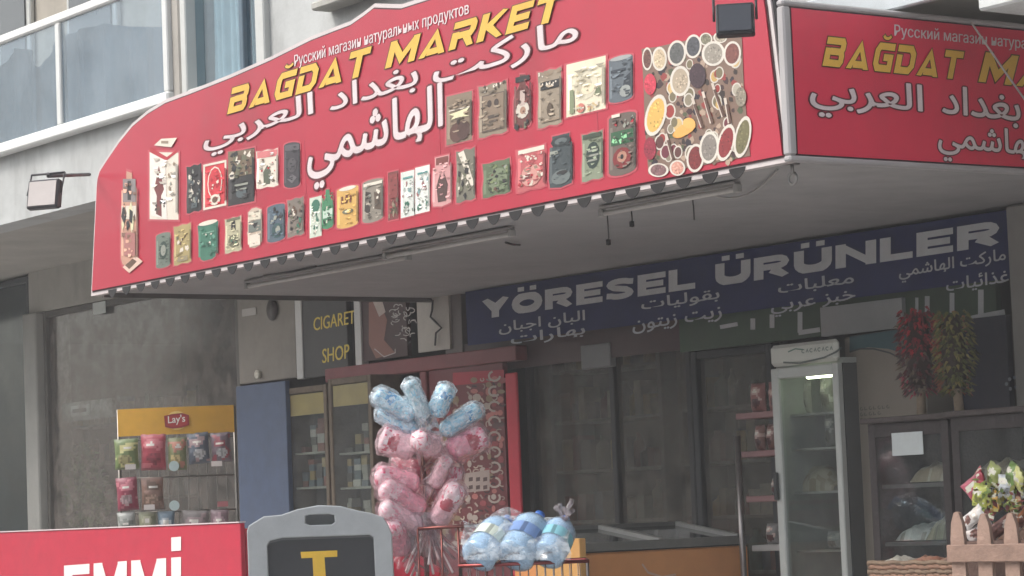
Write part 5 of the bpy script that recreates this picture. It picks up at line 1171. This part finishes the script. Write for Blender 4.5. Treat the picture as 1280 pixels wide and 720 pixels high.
v, f = ribbon([(985, 440), (994, 436), (1004, 437)], 1.6); m.add([PFz(*q, 1) for q in v], f, C(96, 130, 116))
for i in range(8): 
    x = 1004+i*5; y = 439-i*.55; v, f = ribbon([(x-1.4, y+2), (x, y-2), (x+1.4, y+2)] if i % 2 else arc(x, y, 1.8, 2.2, 40, 320, 6), 1.1); m.add([PFz(*q, 1) for q in v], f, C(120, 136, 128))
m.build('header_print', PRINT, hd)
m = MB()
for a_, b_ in (((x0, .3), (x0+t, zh4)), ((x1-t*.8, .3), (x1, zh4)), ((x0+t+.002, zh4-.06), (x1-t*.8-.002, zh4)), ((x0+t+.002, .3), (x1-t*.8-.002, .38))): m.box((a_[0], YF-.045, a_[1]), (b_[0], YF-.003, b_[1]), C(190, 194, 190), bev=.006)
dr_ = m.build('door', ENAMEL, fr_)
m = MB(); m.box((x0+t+.004, YF-.028, .383), (x1-t*.8-.004, YF-.022, zh4-.063)); m.build('door_glass', G_CLEAR, dr_)
m = MB(); m.box((x0+.01, YF-.075, Z(985, 625, YF)), (x0+.035, YF-.047, Z(985, 590, YF)), C(60, 62, 62), bev=.006); m.build('door_handle', PLASTIC, dr_)
m = MB(); a, b = onY(1010, 474, YF+.05), onY(1050, 463, YF+.05); m.tube([(a.x, YF+.05, (a.z+b.z)/2), (b.x, YF+.05, (a.z+b.z)/2)], .016, C(226, 236, 200), n=8); m.build('light_strip', mat('fridge_tube', .5, .02, 3, emit=5.), fr_)
rnd = random.Random(4)
for i, py in enumerate((519, 562, 616, 688)):
    z_ = Z(985, py, YF+.1); m = MB(); m.box((x0+.032, YF+.06, z_-.012), (x1-.032, YF+.44, z_), C(186, 188, 184)); sh = m.build('shelf', METAL, fr_)
fpos = [(0, 998, 1018, .2, (150, 150, 140)), (0, 1030, 1046, .22, (130, 130, 122)), (1, 998, 1012, .16, (160, 160, 152)), (1, 1034, 1048, .2, (120, 122, 120)), (3, 1030, 1048, .1, (150, 152, 150))]
fz_ = [Z(985, py, YF+.1) for py in (519, 562, 616, 688)]
nm_ = ['pale packet at the left of the top fridge shelf', 'tall pale packet at the right of the top fridge shelf', 'white packet at the left of the second fridge shelf', 'grey packet at the right of the second fridge shelf', 'small packet on the lowest visible fridge shelf']
for j, (k_, pa, pb, h_, c) in enumerate(fpos):
    xa, xb = X(pa, YF+.2), X(pb, YF+.2); m = MB(); bagshape(m, Matrix.Translation(((xa+xb)/2, YF+.2, fz_[k_]+.001)), xb-xa, h_, .08, snackcol(C(*c), C(176, 176, 168), C(110, 104, 96), 90+j), 90+j)
    tag(m.build('packet', FOIL), nm_[j], 'packet', 'packets in the glass-door fridge')
m = MB(); xa, xb = X(992, YF+.2), X(1052, YF+.2)
m.grid(lambda u, v: (xa+(xb-xa)*u, YF+.1+.12*cos(pi*v)*.8+.12, fz_[2]+.002+(.06+.09*noise3((u*4, v*2, 3))+.07*sin(pi*u)**.5)*max(0, sin(pi*v))**.6+.0), 22, 10, lambda u, v: C(176, 168, 146) if noise3((u*8, v*6, 0)) > -.1 else C(140, 128, 104))
tag(m.build('bread_sack', FOIL), 'lumpy beige sack filling the third fridge shelf', 'sack')
# ---- beige cooler with teal top
YG = -.32
x0, x1 = X(1061, YG), X(1160, YG); z1 = Z(1061, 421, YG); zg = Z(1061, 520, YG)
co = thing('beige_cooler', 'closed cooler with beige front and dark teal swoosh behind the dark cabinets', 'cooler', ((x0+x1)/2, YG, .12))
m = MB(); m.box((x0, YG, .16), (x1, YG+.3, z1), C(128, 121, 111), bev=.01); m.build('body', ENAMEL, co)
PG = lambda px, py, lay=0.: onY(px, py, YG-.0015-.0012*lay)
m = MB(); m.poly([PG(x, y, 1) for x, y in ((1062, 421), (1135, 410), (1135, 443), (1110, 436), (1085, 434), (1062, 440))], C(54, 84, 90))
v, f = ribbon([(1062, 440), (1075, 436), (1092, 436), (1112, 441), (1130, 450)], 2); m.add([PG(*q, 2) for q in v], f, C(60, 62, 62))
for r_ in range(3):
    for i in range(7-2*r_): x = 1077+i*5.5; y = 511-i*.45+r_*7; v, f = ribbon([(x-1.6, y-1.8), (x-1.6, y+1.8), (x+1.6, y+1.2)] if i % 2 else arc(x, y, 1.6, 1.9, 0, 280, 6), 1.2); m.add([PG(*q, 2) for q in v], f, C(96, 90, 84))
m.build('front_print', PRINT, co)

# ---- dark navy panel at the right
panel('navy_board', 'dark navy board behind the dried bundles at the right', 'board', 1160, 1266, 398, 900, -.12, .04, C(34, 36, 52), PAINT, 1215)
m = MB(); 
for (x, y) in ((1262, 474), (1268, 472), (1263, 486), (1270, 484), (1258, 480), (1274, 478)): m.poly([onY(x+a_, y+b_, -.125) for a_, b_ in ell(0, 0, 2.2, 2.6, 7)], C(110, 116, 126))
tag(m.build('faded_sticker', PRINT), 'faded pale flower-like sticker on the navy board', 'sticker')

# ---- dark display cabinets
def dcab(label, px0, px1, pyt, Y, seed, mt):
    x0, x1 = X(px0, Y), X(px1, Y); z1 = Z(px0, pyt, Y); o = thing('display_cabinet', label, 'cabinet', ((x0+x1)/2, Y, .12)); cc = C(56, 50, 50); t = .05
    m = MB(); m.box((x0-.03, Y-.03, z1-.03), (x1+.02, Y+.5, z1), C(70, 62, 60), bev=.006); m.build('top', WOOD, o)
    m = MB(); m.box((x0, Y, .14), (x0+t, Y+.48, z1-.032), cc); m.box((x1-t, Y, .14), (x1, Y+.48, z1-.032), cc); m.box((x0+t, Y+.44, .14), (x1-t, Y+.48, z1-.032), C(44, 46, 54)); m.box((x0+t, Y, .14), (x1-t, Y+.43, .3), cc)
    m.box((x0+t+.001, Y, z1-.1), (x1-t-.001, Y+.03, z1-.033), cc); m.build('frame', WOOD, o)
    sh = []
    for py in (607, 678):
        z_ = Z(px0, py, Y+.1); m = MB(); m.box((x0+t+.002, Y+.03, z_-.02), (x1-t-.002, Y+.43, z_), C(86, 84, 84)); m.build('shelf', PAINT, o); sh.append(z_)
    m = MB(); m.box((x0+t+.002, Y+.006, .303), (x1-t-.002, Y+.012, z1-.104)); m.build('glass_front', G_CLEAR, o)
    return x0, x1, sh, z1
YD = -.95
cx0, cx1, csh, cz1 = dcab('left dark glass cabinet with a white note and bread packs', 1086, 1186, 523, YD, 1, WOOD)
dx0, dx1, dsh, dz1 = dcab('right dark glass cabinet behind the picket fence', 1190, 1290, 514, YD, 2, WOOD)
def breadpack(xc, Y, z, w_, h_, d_, seed, label, cols=((166, 150, 128), (196, 184, 166), (120, 100, 80))):
    m = MB(); sd_ = seed*3.1
    def f(side):
        return lambda u, v: Vector((xc+(u-.5)*w_, Y+(v-.5)*d_, z+.006+max(0, side)*h_*.8*(max(0, sin(pi*u))**.28)*(max(0, sin(pi*v))**.28)*(1+.3*noise3((u*5+sd_, v*5, 1))+.06*sin(u*31+sd_))))
    m.grid(f(1), 16, 12, lambda u, v: C(*cols[0]) if noise3((u*4+sd_, v*4, 2)) > 0 else (C(*cols[1]) if noise3((u*7, v*7+sd_, 2)) > -.2 else C(*cols[2]))); m.grid(lambda u, v: f(-1)(1-u, v), 2, 2, C(*cols[0]))
    tag(m.build('bread_pack', FOIL), label, 'bread pack', 'bread packs in the cabinets and basket')
W_ = cx1-cx0
breadpack(cx0+W_*.62, YD+.22, csh[0], W_*.5, .12, .3, 1, 'plastic-wrapped flatbread stack on the upper shelf of the left cabinet')
breadpack(cx0+W_*.36, YD+.2, csh[1], W_*.42, .1, .26, 2, 'pale bread pack on the lower left shelf of the left cabinet', ((180, 180, 178), (206, 206, 204), (150, 148, 140)))
breadpack(cx0+W_*.7, YD+.22, csh[1], W_*.34, .15, .3, 3, 'greenish bread pack on the lower right of the left cabinet', ((128, 124, 98), (160, 152, 128), (100, 92, 70)))
breadpack(dx0+(dx1-dx0)*.3, YD+.22, dsh[0], W_*.5, .13, .3, 4, 'wrapped bread on the shelf of the right cabinet')
m = MB(); a, b = onY(1116, 570, YD-.004), onY(1153, 539, YD-.004); m.box((a.x, YD-.006, a.z), (b.x, YD-.002, b.z), C(186, 192, 192)); nt_ = m.build('paper_note', PRINT)
tag(nt_, 'square white paper note taped on the left dark cabinet', 'note')
# blue cloth inside left cabinet
m = MB(); m.box((cx0+.2, YD+.3, csh[1]+.02), (cx0+.55, YD+.4, csh[0]-.06), C(42, 66, 92), bev=.03); tag(m.build('blue_packet', FOIL), 'dark blue packet at the back of the left cabinet', 'packet')

# ---- dried bundles on top
def bundle(label, pxc, pyt, pym, pyb, rpx, cols, seed, Y):
    base = onY(pxc+ (3 if seed == 1 else 6), pyb, Y); base.z = cz1+.0; k_ = (base-CAM).length/F
    topz = onY(pxc, pyt, Y).z; midz = onY(pxc, pym, Y).z; R_ = rpx*k_; xc = onY(pxc, 450, Y).x
    o = thing('dried_bundle', label, 'dried bundle', (base.x, Y, cz1)); rnd = random.Random(seed)
    m = MB(); m.tube([(base.x, Y, cz1+.002), (xc, Y, midz+.1)], [.026, .022], C(150, 132, 112), n=9); m.build('stem', WOOD, o)
    m = MB(); m.tube([(xc, Y, midz), (xc, Y, (midz+topz)/2), (xc, Y, topz-.03)], [R_*.5, R_*.62, R_*.35], C(60, 46, 40), n=10); 
    H = topz-midz
    for i in range(560):
        t = rnd.random(); th = rnd.uniform(0, 6.283); rr = R_*(.98-.45*(abs(t-.55)*1.6)**2.2)*rnd.uniform(.62, 1.05); c0_ = Vector((xc+rr*cos(th), Y+rr*sin(th), midz+H*t-.04*rnd.random()))
        out_ = Vector((cos(th), sin(th), -.9+rnd.uniform(-.4, .5))).normalized(); s_ = rnd.uniform(.022, .04); b = out_.cross(Vector((0, 0, 1))).normalized(); n2 = out_.cross(b)
        ci = cols(t, th, rnd)
        tip = c0_+out_*s_*1.1; q1, q2, q3, q4 = c0_+b*s_*.3, c0_+n2*s_*.22, c0_-b*s_*.3, c0_-n2*s_*.22
        m.add([q1, q2, q3, q4, tip], [[0, 1, 4], [1, 2, 4], [2, 3, 4], [3, 0, 4], [0, 3, 2, 1]], ci)
    m.build('dried_pods', LEAF, o)
def c_red(t, th, rnd):
    if t > .5 and cos(th+.6) > .1: return rnd.choice([C(150, 46, 54), C(176, 56, 62), C(120, 50, 52)])
    if t < .22 and cos(th-2.4) > .2: return rnd.choice([C(196, 74, 104), C(176, 60, 86)])
    return rnd.choice([C(92, 72, 72), C(110, 60, 60), C(80, 64, 60), C(120, 106, 92), C(96, 44, 48)])
def c_grn(t, th, rnd):
    if cos(th-2.6) > .25: return rnd.choice([C(156, 96, 76), C(170, 110, 84), C(140, 80, 64)])
    return rnd.choice([C(118, 112, 66), C(92, 92, 54), C(140, 128, 80), C(72, 70, 44), C(104, 104, 58)])
bundle('dried bundle in dark red and plum on the left cabinet top', 1149, 384, 486, 517, 27, c_red, 1, YD+.12)
bundle('dried bundle in olive and orange on the right cabinet top', 1193, 386, 486, 510, 25, c_grn, 2, YD+.12)

# ---- wicker basket with bread in front of the left cabinet
YK = -1.25
bk = thing('bread_basket', 'wide woven brown basket of bread in front of the dark cabinet', 'basket', (X(1130, YK), YK, .12))
bx0, bx1 = X(1079, YK), X(1186, YK); zk = Z(1079, 704, YK)
m = MB()
for j in range(13):
    z_ = zk-j*.022; pts = []
    for (xa, ya, xb, yb_) in ((bx0, YK, bx1, YK), (bx1, YK, bx1, YK+.24), (bx1, YK+.24, bx0, YK+.24), (bx0, YK+.24, bx0, YK)):
        n_ = 24 if xa != xb else 6
        for i in range(n_): u = i/n_; ofs = .008*(1 if (i+j) % 2 else -1); pts.append(Vector((xa+(xb-xa)*u+(ofs if xa == xb else 0), ya+(yb_-ya)*u+(ofs if xa != xb else 0), z_+.003*sin(i*1.1))))
    pts.append(pts[0]); m.tube(pts, .0125, C(140+(j*13) % 26, 118, 98), n=5)
m.build('woven_side', WOOD, bk)
m = MB(); m.box((bx0+.02, YK+.02, zk-.27), (bx1-.02, YK+.22, zk-.05), C(110, 84, 66)); m.build('basket_floor', WOOD, bk)
m = MB(); m.box((bx0+.1, YK+.03, .12), (bx1-.1, YK+.2, zk-.272), C(90, 84, 80)); m.build('pedestal', PAINT, bk)
LW = bx1-bx0
for j, (u, w2, lb, cl) in enumerate(((.18, .3, 'white flatbread pack at the left of the woven basket', ((186, 182, 170), (206, 200, 188), (150, 130, 110))), (.5, .32, 'reddish bread pack in the middle of the woven basket', ((164, 112, 92), (186, 140, 116), (130, 84, 68))), (.82, .34, 'brown bread pack at the right of the woven basket', ((150, 104, 82), (176, 140, 120), (110, 70, 54))))):
    breadpack(bx0+LW*u, YK+.12, zk-.045, LW*w2, .08, .18, 20+j, lb, cl)

# ---- picket fence
YP = -2.0
pf = thing('picket_fence', 'low brown wooden picket fence at the lower right corner', 'fence', (X(1230, YP), YP, .12))
WC = C(150, 124, 110)
zr0, zr1 = Z(1183, 703, YP), Z(1183, 681, YP)
m = MB(); m.box((X(1181, YP), YP-.025, zr0), (X(1181, YP)+2.2, YP-.003, zr1), C(140, 114, 100), bev=.004); m.build('rail', WOOD, pf)
m = MB(); m.box((X(1181, YP), YP-.025, .25), (X(1181, YP)+2.2, YP-.003, .34), C(140, 114, 100), bev=.004); m.build('rail', WOOD, pf)
px0 = X(1182, YP); pw = X(1199, YP)-px0; stp = X(1214, YP)-px0; ztp = Z(1183, 640, YP)
pk0 = None
for i in range(10):
    if i == 0:
        m = MB(); xx = px0; m.prism([(xx+u*pw, YP, z) for u, z in ((0, .16), (1, .16), (1, ztp-.12), (.9, ztp-.05), (.68, ztp-.005), (.5, ztp), (.32, ztp-.005), (.1, ztp-.05), (0, ztp-.12))], (0, .018, 0), WC); pk0 = m.build('picket', WOOD, pf)
    else:
        c = pk0.copy(); COL.objects.link(c); c.parent = pf; c.location = (i*stp*1.02, .001*(i % 3), random.uniform(-.015, .012)); c.rotation_euler = (0, 0, 0)
# ---- sweets stand behind the fence
YW = -1.45
xc = X(1262, YW); wt_ = thing('sweets_stand', 'low brown stand behind the picket fence at the right', 'stand', (xc, YW, .12))
m = MB(); m.box((X(1200, YW), YW, .14), (xc+.9, YW+.4, .86), C(74, 54, 46), bev=.01); m.build('box', WOOD, wt_)
m = MB(); m.box((X(1215, YW), YW+.05, .862), (xc+.9, YW+.38, 1.0), C(96, 70, 56), bev=.006); m.build('tray', WOOD, wt_)
rnd = random.Random(12)
pc = [((190, 196, 92), 'lime yellow'), ((176, 60, 76), 'raspberry red'), ((150, 160, 90), 'green and yellow'), ((196, 200, 204), 'silver white'), ((206, 160, 60), 'amber'), ((190, 90, 110), 'pink'), ((110, 140, 70), 'leaf green'), ((60, 64, 80), 'dark'), ((180, 130, 90), 'tan'), ((206, 206, 130), 'pale yellow'), ((200, 206, 210), 'white'), ((150, 60, 50), 'brick red')]
pos = [(1224, 625), (1226, 603), (1240, 598), (1258, 614), (1243, 630), (1228, 614), (1262, 598), (1250, 618), (1266, 634), (1274, 602), (1279, 614), (1234, 640)]
for i, ((c, nm), (px_, py_)) in enumerate(zip(pc, pos)):
    q = onY(px_, py_+9, YW+.1+.02*(i % 3)); M = Matrix.Translation(q) @ Matrix.Rotation(rnd.uniform(-.5, .5), 4, 'Z') @ Matrix.Rotation(rnd.uniform(-.7, .7), 4, 'Y') @ Matrix.Rotation(rnd.uniform(-.4, .2), 4, 'X')
    m = MB(); bagshape(m, M, .1, .11, .05, snackcol(C(*c), C(216, 214, 196), tuple(v*.5 for v in C(*c)), 200+i), 200+i)
    tag(m.build('sweet_packet', FOIL), '%s sweet packet in the heap behind the picket fence' % nm, 'sweet packet', 'sweet packets heaped behind the fence')
for i, (px_, py_, c, nm) in enumerate(((1206, 650, (206, 202, 198), 'white curled paper packet lying low behind the first gap of the fence'), (1210, 668, (190, 180, 176), 'crumpled white packet just above the fence rail'), (1238, 662, (96, 62, 54), 'dark brown packet seen between the second and third pickets'), (1268, 655, (140, 90, 60), 'orange-brown packet seen behind the right pickets'))):
    q = onY(px_, py_+6, YP+.25); M = Matrix.Translation(q) @ Matrix.Rotation(.6*i, 4, 'Z') @ Matrix.Rotation(radians(60), 4, 'Y')
    m = MB(); bagshape(m, M, .07, .13, .04, snackcol(C(*c), C(200, 190, 180), C(120, 80, 70), 230+i), 230+i); tag(m.build('sweet_packet', FOIL), nm, 'sweet packet')
m = MB(); m.box((X(1200, YP+.2), YP+.16, .6), (X(1200, YP+.2)+1.6, YP+.42, Z(1230, 676, YP+.2)), C(84, 60, 50), bev=.01); tag(m.build('wooden_crate', WOOD), 'brown crate of packets standing directly behind the picket fence', 'crate')

m = MB(); rnd = random.Random(77)
for i in range(260):
    q = onY(rnd.uniform(1216, 1300), rnd.gauss(624, 13), YW+rnd.uniform(.04, .2)); a = Vector((rnd.gauss(0, 1), rnd.gauss(0, 1), rnd.gauss(0, 1))).normalized(); b = a.orthogonal().normalized(); s_ = rnd.uniform(.011, .026)
    m.poly([q-a*s_, q+b*s_*.45, q+a*s_, q-b*s_*.45], rnd.choice([C(120, 140, 70), C(150, 160, 84), C(84, 104, 54), C(160, 160, 90), C(120, 60, 60), C(150, 140, 70)]))
tag(m.build('leafy_greens', LEAF), 'loose leafy yellow-green sprigs mixed into the sweet packets at right', 'greenery', kind='stuff')
# ================================================================== ACROSS THE STREET (seen only as reflections)
def tree(x, y, h, r, seed, label, src=None):
    rnd = random.Random(seed)
    o = thing('street_tree', label, 'tree', (x, y, 0), 0, 'trees across the street')
    m = MB(); m.tube([(x, y, 0), (x+.1, y, h*.3), (x, y+.1, h*.6)], [.22, .17, .1], C(96, 82, 70), n=8)
    for i in range(6): th = i*1.05; m.tube([(x, y, h*.38+i*.2), (x+r*.6*cos(th), y+r*.6*sin(th), h*.6+i*.25)], [.08, .03], C(96, 82, 70), n=5)
    m.build('trunk', WOOD, o); m = MB()
    cl = [(Vector((rnd.gauss(0, .45)*r, rnd.gauss(0, .45)*r, h*.68+rnd.gauss(0, .3)*r)), rnd.uniform(.5, 1.)) for i in range(16)]
    for i in range(1900):
        c0_, s0 = rnd.choice(cl); d = Vector((rnd.gauss(0, 1), rnd.gauss(0, 1), rnd.gauss(0, 1))).normalized()*s0*r*.42*rnd.random()**.4; q = c0_+d+Vector((x, y, 0)); a = Vector((rnd.gauss(0, 1), rnd.gauss(0, 1), rnd.gauss(0, 1))).normalized(); b = a.orthogonal().normalized(); s_ = rnd.uniform(.12, .24)
        m.poly([q-a*s_, q+b*s_*.5, q+a*s_, q-b*s_*.5], rnd.choice([C(84, 108, 62), C(70, 92, 52), C(100, 124, 76), C(60, 80, 48)]))
    m.build('crown', LEAF, o)
for i, (x, y, h, r, lb) in enumerate(((-27, -15, 7, 2.6, 'broad leafy tree nearest across the street'), (-34, -17, 8, 3, 'tallest leafy tree across the street'), (-43, -16, 6.5, 2.5, 'smaller round tree across the street'), (-22, -21, 7.5, 2.4, 'leafy tree set back across the street'))): tree(x, y, h, r, 50+i, lb)
ob = thing('opposite_building', 'pale three-storey building across the street', 'building', (-40, -30, 0))
m = MB(); m.box((-70, -40, 0), (-12, -28, 9), C(196, 188, 174)); m.build('wall', PLASTER, ob)
for i in range(12):
    for j in range(3):
        m = MB(); m.box((-68+i*4.7, -27.99, 1+j*3), (-66+i*4.7, -27.9, 2.6+j*3), C(60, 70, 80)); m.build('window', mat('dark_pane2', .15, .1, 2), ob)

# ================================================================== HAZE
hz = MB(); hz.box((-75, -45, -1.4), (8, 9, 10), (1, 1, 1)); hzm = bpy.data.materials.new('haze_air'); hzm.use_nodes = True
for x in list(hzm.node_tree.nodes):
    if x.type == 'BSDF_PRINCIPLED': hzm.node_tree.nodes.remove(x)
pv = hzm.node_tree.nodes.new('ShaderNodeVolumePrincipled'); pv.inputs['Color'].default_value = (.93, .92, .92, 1); pv.inputs['Density'].default_value = HAZE
hzm.node_tree.links.new(pv.outputs[0], hzm.node_tree.nodes['Material Output'].inputs['Volume'])
tag(hz.build('haze', hzm), kind='stuff')
